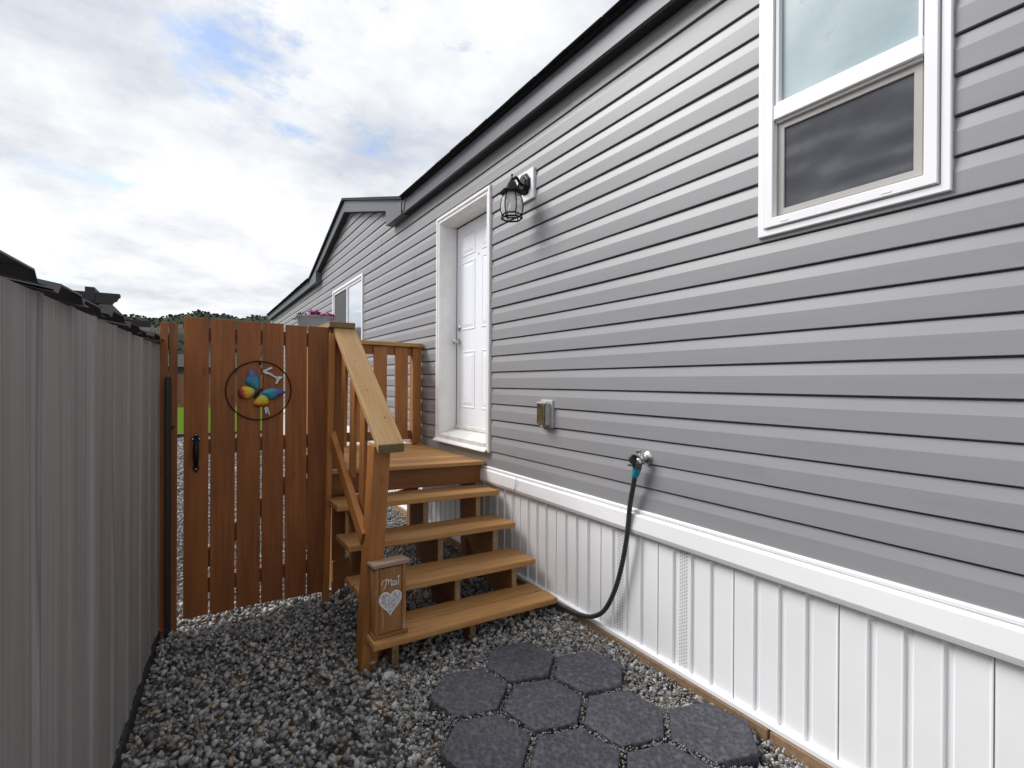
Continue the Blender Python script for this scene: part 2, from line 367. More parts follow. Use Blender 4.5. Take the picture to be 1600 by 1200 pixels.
def paver_mesh(seed):
    rr = random.Random(seed); bm = bmesh.new(); R = 0.178; top = 0.042
    rings = []
    for rad, z in ((R*0.97, -0.035), (R, 0.0), (R, top-0.010), (R*0.985, top-0.003), (R*0.955, top)):
        ring = []
        for k in range(36):
            a = 2*math.pi*k/36; c = math.cos(math.pi/6)/math.cos((a % (math.pi/3)) - math.pi/6)
            j = 1 + 0.006*math.sin(a*5+seed) + rr.uniform(-0.005, 0.005)
            ring.append(bm.verts.new((rad*c*j*math.cos(a), rad*c*j*math.sin(a), z)))
        rings.append(ring)
    last = rings[-1]
    for s in (0.8, 0.6, 0.4, 0.2):
        ring = [bm.verts.new((v.co.x*s, v.co.y*s, top + rr.uniform(-0.0016, 0.0016))) for v in last]; rings.append(ring)
    for a, b in zip(rings, rings[1:]):
        for k in range(36): bm.faces.new((a[k], a[(k+1) % 36], b[(k+1) % 36], b[k]))
    bm.faces.new(rings[-1]); bm.faces.new(rings[0])
    return finish(bm, 'paving_slab', True, 40)
for i, (p, lab) in enumerate(paver_list):
    M = Matrix.Translation((p.x, p.y, -0.009)) @ Matrix.Rotation(math.radians(43+random.uniform(-1.5, 1.5)), 4, 'Z') @ Matrix.Rotation(random.uniform(-0.012, 0.012), 4, 'X')
    o = link('paving_slab', paver_mesh(i), 'paver_concrete', None, M); tagged(o, lab, 'paving slab', 'hexagonal slabs laid in the gravel', 'thing'); pavers.append(p)

# gravel: one object of many small angular stones
def rock_variants(n, npts=11):
    out = []
    for i in range(n):
        bm = bmesh.new()
        for k in range(npts):
            v = rng.normal(size=3); v /= np.linalg.norm(v); v *= rng.uniform(0.8, 1.0)
            bm.verts.new(v*np.array([1.0, 0.78, 0.56]))
        r = bmesh.ops.convex_hull(bm, input=bm.verts[:])
        bmesh.ops.delete(bm, geom=[v for v in bm.verts if not v.link_faces], context='VERTS')
        bmesh.ops.triangulate(bm, faces=bm.faces[:]); bmesh.ops.recalc_face_normals(bm, faces=bm.faces[:])
        bm.verts.ensure_lookup_table(); bm.verts.index_update()
        out.append((np.array([v.co[:] for v in bm.verts]), np.array([[v.index for v in f.verts] for f in bm.faces]))); bm.free()
    return out
ROCKS = rock_variants(30)
def rotmats(n):
    q = rng.normal(size=(n, 4)); q[:, 1:3] *= 0.55; q /= np.linalg.norm(q, axis=1)[:, None]; w, x, y, z = q.T
    return np.stack([np.stack([1-2*(y*y+z*z), 2*(x*y-z*w), 2*(x*z+y*w)], 1), np.stack([2*(x*y+z*w), 1-2*(x*x+z*z), 2*(y*z-x*w)], 1), np.stack([2*(x*z-y*w), 2*(y*z+x*w), 1-2*(x*x+y*y)], 1)], 1)
def scatter_mesh(name, pos, size, mat):
    n = len(pos); R = rotmats(n); kind = rng.integers(0, len(ROCKS), n); V = []; F = []; base = 0
    for k, (rv, rf) in enumerate(ROCKS):
        idx = np.where(kind == k)[0]
        if not len(idx): continue
        v = np.einsum('nij,vj->nvi', R[idx], rv)*size[idx][:, None, None] + pos[idx][:, None, :]
        f = rf[None]+(np.arange(len(idx))*len(rv))[:, None, None]+base
        V.append(v.reshape(-1, 3)); F.append(f.reshape(-1, 3)); base += len(idx)*len(rv)
    V = np.concatenate(V); F = np.concatenate(F)
    me = bpy.data.meshes.new(name); me.vertices.add(len(V)); me.vertices.foreach_set('co', V.ravel().astype(np.float32))
    me.loops.add(F.size); me.loops.foreach_set('vertex_index', F.ravel().astype(np.int32))
    me.polygons.add(len(F)); me.polygons.foreach_set('loop_start', np.arange(0, F.size, 3, dtype=np.int32)); me.update(calc_edges=True); me.validate()
    me.materials.append(MATS[mat]); return me
def stones(x0, x1, y0, y1, dens, smin, smax, zb, zt, gap=False):
    n = int((x1-x0)*(y1-y0)*dens)
    p = np.stack([rng.uniform(x0, x1, n), rng.uniform(y0, y1, n), np.zeros(n)], 1)
    s = smin + (smax-smin)*rng.beta(1.6, 3.2, n)
    p[:, 2] = rng.uniform(zb, zt, n) + 0.008*np.sin(p[:, 0]*5.1+1)*np.sin(p[:, 1]*4.3)
    t_ = np.clip((p[:, 1]-2.12)/0.3, 0, 1)*np.clip((3.3-p[:, 1])/0.3, 0, 1)*np.clip((-0.25-p[:, 0])/0.3, 0, 1)
    p[:, 2] -= 0.032*t_
    keep = np.ones(n, bool)
    if gap:
        D = np.sort(np.stack([np.hypot(p[:, 0]-q[0], p[:, 1]-q[1]) for q in pavers], 1), 1); keep &= D[:, 1] < 0.225
    for q in pavers:
        d = p[:, :2]-np.array(q[:]); a = np.arctan2(d[:, 1], d[:, 0])-math.radians(43)
        hexr = 0.178*math.cos(math.pi/6)/np.cos((a % (math.pi/3))-math.pi/6)
        rr_ = np.hypot(d[:, 0], d[:, 1]); keep &= rr_ > hexr+s*0.62
    return p[keep], s[keep]
A = [stones(-2.62, -0.036, 0.35, 3.7, 2300, 0.011, 0.031, -0.050, -0.012), stones(-2.62, -0.036, 0.35, 3.7, 800, 0.011, 0.033, -0.020, 0.006),
     stones(-1.25, -0.04, 0.9, 2.3, 7000, 0.004, 0.0095, -0.018, 0.014), stones(-1.35, -0.04, 0.8, 2.3, 26000, 0.003, 0.0075, 0.002, 0.027, True),
     stones(-2.9, -0.036, 3.7, 7.5, 1700, 0.010, 0.026, -0.050, -0.006), stones(-4.5, -0.04, 7.5, 15.0, 330, 0.02, 0.045, -0.058, -0.02)]
gp = np.concatenate([a[0] for a in A]); gs = np.concatenate([a[1] for a in A])
o = link('gravel', scatter_mesh('gravel', gp, gs, 'gravel_stone'), None); tagged(o, 'loose grey crushed gravel covering the ground around the steps', 'gravel', kind='stuff')
# one large pale stone at the foot of the steps
bm = bmesh.new(); bmesh.ops.create_icosphere(bm, subdivisions=2, radius=1)
for v in bm.verts: v.co = Vector((v.co.x*0.036, v.co.y*0.028, v.co.z*0.026))*random.uniform(0.86, 1.08)
o = link('stone', finish(bm, 'stone'), 'outlet_grey', None, Matrix.Translation((-1.148, 2.300, -0.022)) @ Matrix.Rotation(0.5, 4, 'Z'))
tagged(o, 'large pale stone lying beside the front stringer of the steps', 'stone')

# ------------------------------------------------------------------ house
house = thing('house', (0.0, 3.0, 0.0), 'grey vinyl-sided manufactured house with white skirting along the right', 'house')
HY0, HY1 = -2.6, 15.7
CH = 0.1222; Z0 = 0.752
EAVE = 3.175                       # fascia bottom
GY, GH = 7.30, 2.40                # gable centre and half width
GPEAK = 2.674+1.4-0.04
openings = [(3.295, 4.195, 0.885, 2.885), (0.535, 1.095, 2.012, 3.14), (6.66, 8.22, 1.83, 2.84)]   # y0 y1 z0 z1
def clip_profile(prof, a, b):
    out = []
    for (x0, z0), (x1, z1) in zip(prof, prof[1:]):
        if max(z0, z1) < a-1e-9 or min(z0, z1) > b+1e-9: continue
        if abs(z1-z0) < 1e-9: seg = [(x0, z0), (x1, z1)]
        else:
            ta = max(0, min(1, (a-z0)/(z1-z0))); tb = max(0, min(1, (b-z0)/(z1-z0)))
            seg = [(x0+(x1-x0)*ta, z0+(z1-z0)*ta), (x0+(x1-x0)*tb, z0+(z1-z0)*tb)]
        for q in seg:
            if not out or (abs(out[-1][0]-q[0])+abs(out[-1][1]-q[1])) > 1e-7: out.append(q)
    return out
base_prof = [(0.006, 0.0), (-0.0165, 0.0), (-0.0180, 0.002), (-0.0174, 0.0715), (-0.0098, 0.1080), (-0.0085, 0.1150), (0.006, 0.1155), (0.006, CH)]
def gable_y(z):                    # half width of the gable at height z (fascia underside)
    return GH*(GPEAK-0.10-z)/(GPEAK-0.10-EAVE)
for k in range(0, 27):
    z = Z0+k*CH
    ya, yb = HY0, HY1
    if z > EAVE+0.02:
        h = gable_y(z+0.02)
        if h < 0.12: break
        ya, yb = GY-h-0.03, GY+h+0.03
    prof = [(x, z+d) for x, d in base_prof]
    cuts = sorted({z, z+CH} | {c for op in openings for c in op[2:] if z < c < z+CH})
    jr = random.Random(k//2*17+5)
    joints = [jr.uniform(0.9, 2.3)+3.66*i for i in range(-1, 5)]
    ops = [op for op in openings if op[2] < z+CH and op[3] > z]
    bounds = [ya]+[j for j in joints if ya < j < yb and not any(op[0]-0.15 < j < op[1]+0.15 for op in ops)]
    for op in ops:
        if op[2] <= z and op[3] >= z+CH: bounds += [op[0], op[1]]
    bounds = sorted(bounds)+[yb]
    for pi, (P0, P1) in enumerate(zip(bounds, bounds[1:])):
        if any(op[2] <= z and op[3] >= z+CH and op[0]-1e-6 <= P0 and P1 <= op[1]+1e-6 for op in ops): continue
        dx = -0.0013*(pi % 2)
        ys = sorted({P0, P1} | {e for op in ops for e in op[:2] if P0 < e < P1} | {y for y in np.arange(P0+0.5, P1-0.3, 0.9).tolist()})
        bm = bmesh.new()
        for a, b in zip(cuts, cuts[1:]):
            pr = clip_profile(prof, a, b); mid = (a+b)/2
            rows = [[bm.verts.new((x+dx+(0.0012*math.sin(y*2.1+k*1.7) if x < 0 else 0), y, zz+0.0008*math.sin(y*1.3+k))) for x, zz in pr] for y in ys]
            for q in range(len(ys)-1):
                ym = (ys[q]+ys[q+1])/2
                if any(op[0] < ym < op[1] and op[2] < mid < op[3] for op in ops): continue
                for i in range(len(pr)-1): bm.faces.new((rows[q][i], rows[q][i+1], rows[q+1][i+1], rows[q+1][i]))
        bmesh.ops.delete(bm, geom=[v for v in bm.verts if not v.link_faces], context='VERTS')
        bmesh.ops.remove_doubles(bm, verts=bm.verts[:], dist=1e-5)
        link('siding_board', finish(bm, 'siding_board'), 'vinyl_siding', house)
box('core_wall', (0.20, HY0+0.01, 0.0), (4.6, HY1-0.01, EAVE+0.05), 'vinyl_siding', house, 0)
bm = bmesh.new()  # gable core
a = [bm.verts.new((0.0125, y, zz)) for y, zz in ((GY-GH, EAVE-0.2), (GY+GH, EAVE-0.2), (GY, GPEAK-0.06))]; b = [bm.verts.new((0.15, v.co.y, v.co.z)) for v in a]
bm.faces.new(a); bm.faces.new(b)
for i in range(3): bm.faces.new((a[i], a[(i+1) % 3], b[(i+1) % 3], b[i]))
link('gable_core', finish(bm, 'gable_core'), 'near_black', house)
for y in (HY0, HY1): box('corner_trim', (-0.022, y-0.04, 0.75), (0.16, y+0.04, EAVE), 'white_vinyl', house)

# eave: fascia, shingle edge, soffit
def eave(y0, y1):
    fb = box('fascia', (-0.096, y0, EAVE+0.006), (-0.080, y1, 3.308), 'fascia_grey', house)
    box('fascia_lip', (-0.099, y0, EAVE), (-0.076, y1, EAVE+0.014), 'fascia_grey', fb, 0.002)
    box('soffit', (-0.0755, y0, EAVE+0.002), (0.02, y1, EAVE+0.012), 'near_black', house, 0)  # near-black colour paints in the shadow strip under the eave
eave(HY0, GY-GH+0.06); eave(GY+GH-0.06, HY1)
def roof_slab(name, pts, th, mat, parent):
    bm = bmesh.new(); a = [bm.verts.new(p) for p in pts]; b = [bm.verts.new(Vector(p)-Vector((0, 0, th))) for p in pts]
    bm.faces.new(a); bm.faces.new(list(reversed(b)))
    n = len(a)
    for i in range(n): bm.faces.new((a[i], b[i], b[(i+1) % n], a[(i+1) % n]))
    return link(name, finish(bm, name), mat, parent)
RS = 0.26
RZ = 3.332
for (ry0, ry1, rx) in ((HY0-0.1, GY-GH+0.06, -0.122), (GY-GH+0.0605, GY+GH-0.0605, 0.30), (GY+GH-0.06, HY1+0.1, -0.122)):
    roof_slab('roof', [(rx, ry0, RZ+(rx+0.135)*RS), (2.4, ry0, RZ+2.535*RS), (2.4, ry1, RZ+2.535*RS), (rx, ry1, RZ+(rx+0.135)*RS)], 0.020, 'shingle_black', house)
# notch for the gable is covered by the gable roof: two slopes running back
gs_ = (GPEAK-3.36)/GH
for s in (-1, 1):
    y_e = GY+s*(GH+0.0); ze = RZ+0.006
    roof_slab('gable_roof', [(-0.135, y_e, ze), (-0.135, GY, GPEAK+0.035), (3.0, GY, GPEAK+0.035), (3.0, y_e, ze)], 0.034, 'shingle_black', house)
    # rake fascia board
    p0 = Vector((-0.095, GY+s*(GH+0.02), EAVE+0.075+0.015)); p1 = Vector((-0.095, GY, GPEAK-0.085))
    fo = board('rake_fascia', p0, p1, 0.150, 0.018, (0, 0, 1), 'fascia_grey', house, 0.003)
    q0 = p0+Vector((0.05, 0, -0.075)); q1 = p1+Vector((0.05, 0, -0.075))
    board('rake_soffit', q0, q1, 0.075, 0.008, (1, 0, 0), 'near_black', house, 0)
    # boxed return at the foot of the gable
    bm = bmesh.new()
    poly = [(GY+s*(GH-0.055), EAVE-0.004), (GY+s*(GH-0.53), EAVE-0.004), (GY+s*(GH-0.54), EAVE+0.195), (GY+s*(GH-0.055), EAVE+0.126)]
    vs_ = [bm.verts.new((-0.112, y, zz)) for y, zz in poly]; vb = [bm.verts.new((-0.02, y, zz)) for y, zz in poly]
    bm.faces.new(vs_); bm.faces.new(vb)
    for i in range(4): bm.faces.new((vs_[i], vs_[(i+1) % 4], vb[(i+1) % 4], vb[i]))
    link('eave_return', finish(bm, 'eave_return'), 'fascia_grey', house)
# shingle tabs along the main eave edge
for i in range(64):
    y = HY0+0.3*i
    if GY-GH < y+0.15 < GY+GH or y > HY1: continue
    board('shingle', (-0.132+random.uniform(-0.004, 0.004), y+0.002, RZ-0.003+random.uniform(0, 0.004)), (-0.132+random.uniform(-0.004, 0.004), y+0.297, RZ-0.002), 0.05, 0.007, (1, 0, RS), 'shingle_black', house, 0.002)

# skirting
bm = bmesh.new()
sk_prof = [(0.0, 0.7535), (-0.024, 0.7535), (-0.030, 0.748), (-0.030, 0.738), (-0.024, 0.7345), (-0.0235, 0.732), (-0.036, 0.7290), (-0.042, 0.722), (-0.047, 0.650), (-0.044, 0.642), (-0.038, 0.628), (-0.030, 0.624), (-0.006, 0.624)]
for y in (HY0, HY1):
    pass
r1 = [bm.verts.new((x, HY0, z)) for x, z in sk_prof]; r2 = [bm.verts.new((x, HY1, z)) for x, z in sk_prof]
for i in range(len(sk_prof)-1): bm.faces.new((r1[i], r1[i+1], r2[i+1], r2[i]))
link('skirt_cap', finish(bm, 'skirt_cap'), 'white_vinyl', house)
box('skirt_base_rail', (-0.030, HY0, 0.030), (0.02, HY1, 0.056), 'white_vinyl', house, 0.004)
for i in range(5):
    y0 = -2.6+3.66*i; box('base_board', (-0.034, y0+0.002, -0.10), (0.02, y0+3.655, 0.0295), 'sill_board_wood', house, 0.004)
PW = 0.405
def skirt_panel(vent):
    g = 0.010; d = 0.008
    pts = [(0.0, 0.012), (0.0015, 0.0), (0.010, -0.001)]
    for c in (0.1015, 0.203, 0.3045):
        pts += [(c-0.019, -0.0005), (c-0.0165, -0.0035), (c-0.0125, -0.003), (c-0.0085, d), (c+0.0085, d), (c+0.0135, 0.001)]
    pts += [(PW-0.010, -0.0005), (PW-0.005, -0.004), (PW-0.0015, -0.0035), (PW-0.0008, 0.012)]
    bm = bmesh.new()
    a = [bm.verts.new((x-0.008, -y, 0.05)) for y, x in pts]; b = [bm.verts.new((x-0.008, -y, 0.63)) for y, x in pts]
    for i in range(len(pts)-1): bm.faces.new((a[i], a[i+1], b[i+1], b[i]))
    return finish(bm, 'skirt_panel')
pm = skirt_panel(False); pm.materials.append(MATS['white_vinyl'])
slot = bmesh.new()
for r in range(34):
    for c in range(4):
        y = -0.128-0.0118*c-0.004; z = 0.072+0.0160*r+(0.008 if c % 2 else 0)
        vs_ = [slot.verts.new((-0.0112, y+dy, z+dz)) for dy, dz in ((-0.0015, -0.0034), (0.0015, -0.0040), (0.0015, 0.0034), (-0.0015, 0.0040))]; slot.faces.new(vs_)
slot_me = finish(slot, 'vent_slots'); slot_me.materials.append(MATS['near_black'])
for i in range(-33, 13):
    y = 2.440-PW*i
    if y < HY0+PW or y > HY1: continue
    o = link('skirt_panel', pm, None, house, Matrix.Translation((0, y, 0)))
    if i in (1, 2): link('vent_slots', slot_me, None, o, Matrix.Translation((0, y, 0)))['kind'] = 'stuff'

# ------------------------------------------------------------------ front door
DY0, DY1, DZ0, DZ1 = 3.252, 4.236, 0.868, 2.930           # outer casing
door = link('door', box_mesh('door', (0.045, 0.826, 1.865), 0.002), 'white_door', house, Matrix.Translation((0.1688, 3.740, 1.9125)))
XS = 0.1463
def ring_frame(name, y0, y1, z0, z1, prof, mat, parent, sides='LRTB', flat=False):
    """mitred picture-frame moulding; prof = list of (inset, x)"""
    bm = bmesh.new(); loops = []
    for ins, x in prof:
        zb_ = z0 if flat else z0+ins
        loops.append([bm.verts.new((x, y0+ins, zb_)), bm.verts.new((x, y1-ins, zb_)), bm.verts.new((x, y1-ins, z1-ins)), bm.verts.new((x, y0+ins, z1-ins))])
    for a, b in zip(loops, loops[1:]):
        for i, s in zip(range(4), 'BLTR'):
            if s in sides: bm.faces.new((a[i], a[(i+1) % 4], b[(i+1) % 4], b[i]))
    return link(name, finish(bm, name), mat, parent)
ring_frame('door_casing', DY0, DY1, DZ0-0.0, DZ1, [(0.0, 0.0), (0.0, -0.030), (0.005, -0.035), (0.026, -0.035), (0.030, -0.032), (0.031, -0.022), (0.037, -0.022), (0.040, -0.028), (0.056, -0.027), (0.063, -0.020), (0.067, 0.0), (0.070, 0.004), (0.071, 0.08), (0.073, 0.082), (0.073, 0.146)], 'white_trim', house, 'LRT', True)
# panels of the slab
def raised_panel(y0, y1, z0, z1):
    ring_frame('door_panel', y0, y1, z0, z1, [(0, XS), (0.004, XS-0.0050), (0.012, XS-0.0050), (0.020, XS-0.001), (0.026, XS-0.0012), (0.050, XS-0.0062), (0.052, XS-0.0064)], 'white_door', door)
    box('door_panel_field', (XS-0.0064, y0+0.05, z0+0.05), (XS+0.003, y1-0.05, z1-0.05), 'white_door', door, 0.0005)
for (y0, y1) in ((3.800, 4.050), (3.430, 3.680)):
    for (z0, z1) in ((2.555, 2.765), (1.880, 2.505), (1.170, 1.690)): raised_panel(y0, y1, z0, z1)
box('weatherstrip', (0.151, 4.1535, 0.97), (0.198, 4.1625, 2.856), 'near_black', house, 0)
box('weatherstrip', (0.151, 3.33, 2.8455), (0.198, 4.153, 2.8565), 'near_black', house, 0)
Rx = Matrix.Rotation(-math.pi/2, 4, 'Y')
lathe('door_knob', [(0.031, 0), (0.033, 0.004), (0.030, 0.010), (0.013, 0.013), (0.011, 0.032), (0.020, 0.036), (0.028, 0.046), (0.028, 0.058), (0.020, 0.068), (0.002, 0.071)], 24, 'chrome', door, Matrix.Translation((XS, 4.098, 1.782)) @ Rx)
lathe('deadbolt', [(0.031, 0), (0.032, 0.006), (0.026, 0.014), (0.018, 0.020), (0.002, 0.021)], 24, 'chrome', door, Matrix.Translation((XS, 4.098, 1.910)) @ Rx)
lathe('peephole', [(0.008, 0), (0.008, 0.004), (0.002, 0.005)], 12, 'chrome', door, Matrix.Translation((XS, 3.738, 2.53)) @ Rx)
roof_slab('door_sill', [(-0.03, 3.327, 0.925), (0.145, 3.327, 0.972), (0.145, 4.162, 0.972), (-0.03, 4.162, 0.925)], 0.05, 'old_white', house)
box('door_sweep', (0.132, 3.334, 0.974), (0.1461, 4.150, 1.004), 'old_white', house, 0.002)
roof_slab('sill_flashing', [(-0.062, DY0+0.02, 0.872), (-0.018, DY0+0.02, 0.900), (-0.018, DY1-0.004, 0.900), (-0.062, DY1-0.004, 0.872)], 0.008, 'white_trim', house)
box('sill_channel', (-0.028, DY0+0.02, 0.870), (0.0, DY1-0.01, 0.893), 'old_white', house, 0.002)
box('casing_foot', (-0.036, DY0+0.001, 0.862), (0.0, DY0+0.06, 0.880), 'white_trim', house, 0.002)

# ------------------------------------------------------------------ near window
WY0, WY1, WZ0, WZ1 = 0.513, 1.117, 1.990, 3.155
win = ring_frame('window', WY0, WY1, WZ0, WZ1, [(0, 0.0), (0, -0.030), (0.003, -0.033), (0.024, -0.033), (0.026, -0.028), (0.027, -0.020), (0.029, -0.020), (0.0295, -0.040), (0.032, -0.043), (0.062, -0.043), (0.065, -0.040), (0.066, -0.022), (0.069, -0.022), (0.069, -0.012), (0.072, -0.010), (0.072, 0.02)], 'white_vinyl', house)
box('meeting_rail', (-0.0425, WY0+0.0665, 2.435), (-0.005, WY1-0.0665, 2.492), 'white_vinyl', win, 0.003)
box('sash_stop', (-0.030, WY0+0.0725, 2.4245), (-0.008, WY1-0.0725, 2.4345), 'old_white', win, 0.001)
ring_frame('screen_frame', WY0+0.0735, WY1-0.0735, WZ0+0.074, 2.424, [(0, 0.01), (0, -0.0175), (0.002, -0.019), (0.022, -0.019), (0.024, -0.017), (0.024, -0.008)], 'screen_frame', win)
box('insect_screen', (-0.0125, WY0+0.095, WZ0+0.095), (-0.0105, WY1-0.095, 2.405), 'insect_screen', win, 0)
box('upper_pane', (-0.016, WY0+0.0730, 2.4925), (-0.010, WY1-0.0730, WZ1-0.0730), 'frosted_glass', win, 0)
ring_frame('upper_glazing_bead', WY0+0.0715, WY1-0.0715, 2.4922, WZ1-0.0715, [(0, -0.012), (0, -0.036), (0.010, -0.034), (0.014, -0.0165)], 'white_vinyl', win)
for yy in (0.66, 0.99): box('weep_slot', (-0.0446, yy, WZ0+0.040), (-0.0425, yy+0.03, WZ0+0.046), 'white_trim', win, 0.0005)

# ------------------------------------------------------------------ far window
FY0, FY1, FZ0, FZ1 = 6.60, 8.27, 1.80, 2.87
w2 = ring_frame('window', FY0, FY1, FZ0, FZ1, [(0, 0), (0, -0.034), (0.004, -0.037), (0.038, -0.037), (0.040, -0.024), (0.075, -0.022), (0.078, 0.02)], 'white_vinyl', house)
box('window_mullion', (-0.024, 7.40, FZ0+0.076), (0.0, 7.45, FZ1-0.076), 'white_vinyl', w2, 0.002)
box('sliding_pane', (-0.010, FY0+0.076, FZ0+0.076), (-0.004, 7.3995, FZ1-0.076), 'window_glass', w2, 0)
box('screened_pane', (-0.010, 7.4505, FZ0+0.076), (-0.004, FY1-0.076, FZ1-0.076), 'dark_glass', w2, 0)

# ------------------------------------------------------------------ wall lantern
PYc, PZc = 2.782, 2.752
lan = thing('wall_lantern', (0, PYc, PZc), 'black outdoor lantern with curved glass on a white square plate by the door', 'lantern')
box('mounting_block', (-0.034, PYc-0.105, PZc-0.105), (-0.004, PYc+0.105, PZc+0.105), 'white_vinyl', lan, 0.003)
Mp = frame((0, 1, 0), (0, 0, 1), (-0.034, PYc-0.010, PZc+0.012)) @ Matrix.Rotation(math.pi, 4, 'Y')
bp = lathe('back_plate', [(0.064, 0), (0.066, 0.006), (0.058, 0.012), (0.056, 0.018), (0.044, 0.022), (0.040, 0.030), (0.012, 0.032)], 8, 'black_iron', lan, Mp @ Matrix.Rotation(math.pi/8, 4, 'Z') @ Matrix.Scale(1.22, 4, (0, 1, 0)), False)
LX, LY = -0.160, PYc-0.035
LS = 1.13
zc = 2.672                                        # eave of the lantern roof
tube('arm', spline([(-0.055, PYc-0.010, PZc+0.000), (-0.085, PYc-0.016, PZc+0.010), (-0.118, PYc-0.025, PZc+0.036), (LX, LY, zc+0.082)], 6), 0.0095, 'black_iron', lan)
tube('scroll', spline([(-0.060, PYc-0.010, PZc-0.030), (-0.088, PYc-0.018, PZc-0.040), (-0.100, PYc-0.022, PZc-0.015), (-0.090, PYc-0.02, PZc+0.01)], 5), 0.005, 'black_iron', lan)
Ml = Matrix.Translation((LX, LY, 0))
cap = lathe('lantern_roof', [(0.084, zc-0.006), (0.089, zc), (0.086, zc+0.006), (0.054, zc+0.020), (0.044, zc+0.026), (0.040, zc+0.040), (0.028, zc+0.064), (0.018, zc+0.078), (0.004, zc+0.082)], 6, 'black_iron', lan, Ml @ Matrix.Rotation(0.35, 4, 'Z'), False)
lathe('finial', [(0.011, zc+0.080), (0.013, zc+0.088), (0.006, zc+0.096), (0.004, zc+0.110), (0.008, zc+0.118), (0.005, zc+0.126), (0.001, zc+0.130)], 12, 'black_iron', cap, Ml)
bodyp = [(r*LS, z) for r, z in [(0.047, zc-0.008), (0.060, zc-0.040), (0.067, zc-0.080), (0.066, zc-0.115), (0.058, zc-0.145)]]
for k in range(6):
    a = 0.35+k*math.pi/3
    tube('cage_rib', [(LX+r*math.cos(a), LY+r*math.sin(a), z) for r, z in bodyp], 0.0046, 'black_iron', lan, 6)
    bm = bmesh.new(); rows = []
    for r, z in bodyp:
        rows.append([bm.verts.new((LX+r*0.985*math.cos(aa), LY+r*0.985*math.sin(aa), z)) for aa in (a+0.03, a+math.pi/3-0.03)])
    for p, q in zip(rows, rows[1:]): bm.faces.new((p[0], p[1], q[1], q[0]))
    link('glass_pane', finish(bm, 'glass_pane', True), 'lantern_glass', lan)
    b = a+math.pi/3
    tube('base_bar', [(LX+LS*0.058*math.cos(a), LY+LS*0.058*math.sin(a), zc-0.147), (LX+LS*0.058*math.cos(b), LY+LS*0.058*math.sin(b), zc-0.147)], 0.0052, 'black_iron', lan, 6)
    tube('foot_bar', [(LX+LS*0.062*math.cos(a), LY+LS*0.062*math.sin(a), zc-0.172), (LX+LS*0.062*math.cos(b), LY+LS*0.062*math.sin(b), zc-0.172)], 0.0062, 'black_iron', lan, 6)
    tube('foot_post', [(LX+LS*0.058*math.cos(a), LY+LS*0.058*math.sin(a), zc-0.147), (LX+LS*0.062*math.cos(a), LY+LS*0.062*math.sin(a), zc-0.172)], 0.0045, 'black_iron', lan, 6)
lathe('candle_sleeve', [(0.017, zc-0.01), (0.017, zc-0.055), (0.014, zc-0.058)], 14, 'lamp_white', lan, Ml)
lathe('bulb', [(0.013, zc-0.058), (0.024, zc-0.085), (0.027, zc-0.105), (0.020, zc-0.128), (0.003, zc-0.134)], 16, 'lamp_white', lan, Ml)

# ------------------------------------------------------------------ outlet box
ob = thing('outlet_box', (0, 2.527, 1.20), 'small grey weatherproof outlet box with brown cover on the siding', 'outlet box')
box('back_plate', (-0.030, 2.462, 1.112), (-0.004, 2.592, 1.292), 'outlet_grey', ob, 0.004)
box('housing', (-0.066, 2.480, 1.128), (-0.0302, 2.575, 1.276), 'outlet_grey', ob, 0.006)
box('cover', (-0.074, 2.486, 1.134), (-0.0665, 2.570, 1.268), 'outlet_cover_brown', ob, 0.003)
box('hinge', (-0.072, 2.478, 1.268), (-0.060, 2.577, 1.279), 'outlet_grey', ob, 0.002)

# ------------------------------------------------------------------ faucet and hose
fz = 1.030; fy = 1.700
fa = thing('outdoor_faucet', (0, fy, fz), 'chrome garden faucet with black splitter knob on the siding', 'faucet')
lathe('flange', [(0.034, 0), (0.034, 0.004), (0.026, 0.012), (0.016, 0.017)], 24, 'chrome', fa, Matrix.Translation((-0.016, fy-0.004, fz-0.006)) @ Rx)
lathe('spout', [(0.013, 0), (0.013, 0.022), (0.017, 0.025), (0.017, 0.040), (0.012, 0.045)], 18, 'chrome', fa, Matrix.Translation((-0.030, fy-0.004, fz-0.006)) @ Rx)
lathe('valve_body', [(0.014, -0.030), (0.017, -0.026), (0.017, -0.010), (0.013, -0.004), (0.015, 0.008), (0.011, 0.018), (0.010, 0.026)], 16, 'chrome', fa, Matrix.Translation((-0.068, fy+0.004, fz)))
lathe('vent_cap', [(0.015, 0.024), (0.016, 0.028), (0.016, 0.034), (0.012, 0.037)], 12, 'chrome', fa, Matrix.Translation((-0.068, fy+0.004, fz)), False)
lathe('splitter_outlet', [(0.019, -0.012), (0.024, -0.006), (0.025, 0.014), (0.021, 0.019), (0.016, 0.019), (0.015, 0.004), (0.001, 0.004)], 20, 'black_rubber', fa, Matrix.Translation((-0.082, fy+0.030, fz-0.012)) @ Vector((-0.55, -0.80, 0.15)).to_track_quat('Z', 'Y').to_matrix().to_4x4())
box('shutoff_lever', (-0.100, fy+0.020, fz-0.047), (-0.072, fy+0.055, fz-0.038), 'black_rubber', fa, 0.003)
hose = thing('garden_hose', (-0.05, 1.9, 0.05), 'dark grey garden hose with teal connector hanging from the faucet', 'hose')
hp = [(-0.066, 1.733, 0.935), (-0.062, 1.752, 0.86), (-0.056, 1.776, 0.77), (-0.052, 1.800, 0.60), (-0.050, 1.838, 0.435), (-0.049, 1.888, 0.29), (-0.049, 1.965, 0.155), (-0.050, 2.060, 0.083), (-0.052, 2.17, 0.052), (-0.054, 2.31, 0.042), (-0.056, 2.45, 0.030), (-0.07, 2.62, 0.0), (-0.10, 2.80, -0.006), (-0.16, 3.05, -0.006), (-0.30, 3.25, -0.006)]
tube('hose_line', spline(hp, 8), 0.0128, 'hose_rubber', hose, 12)
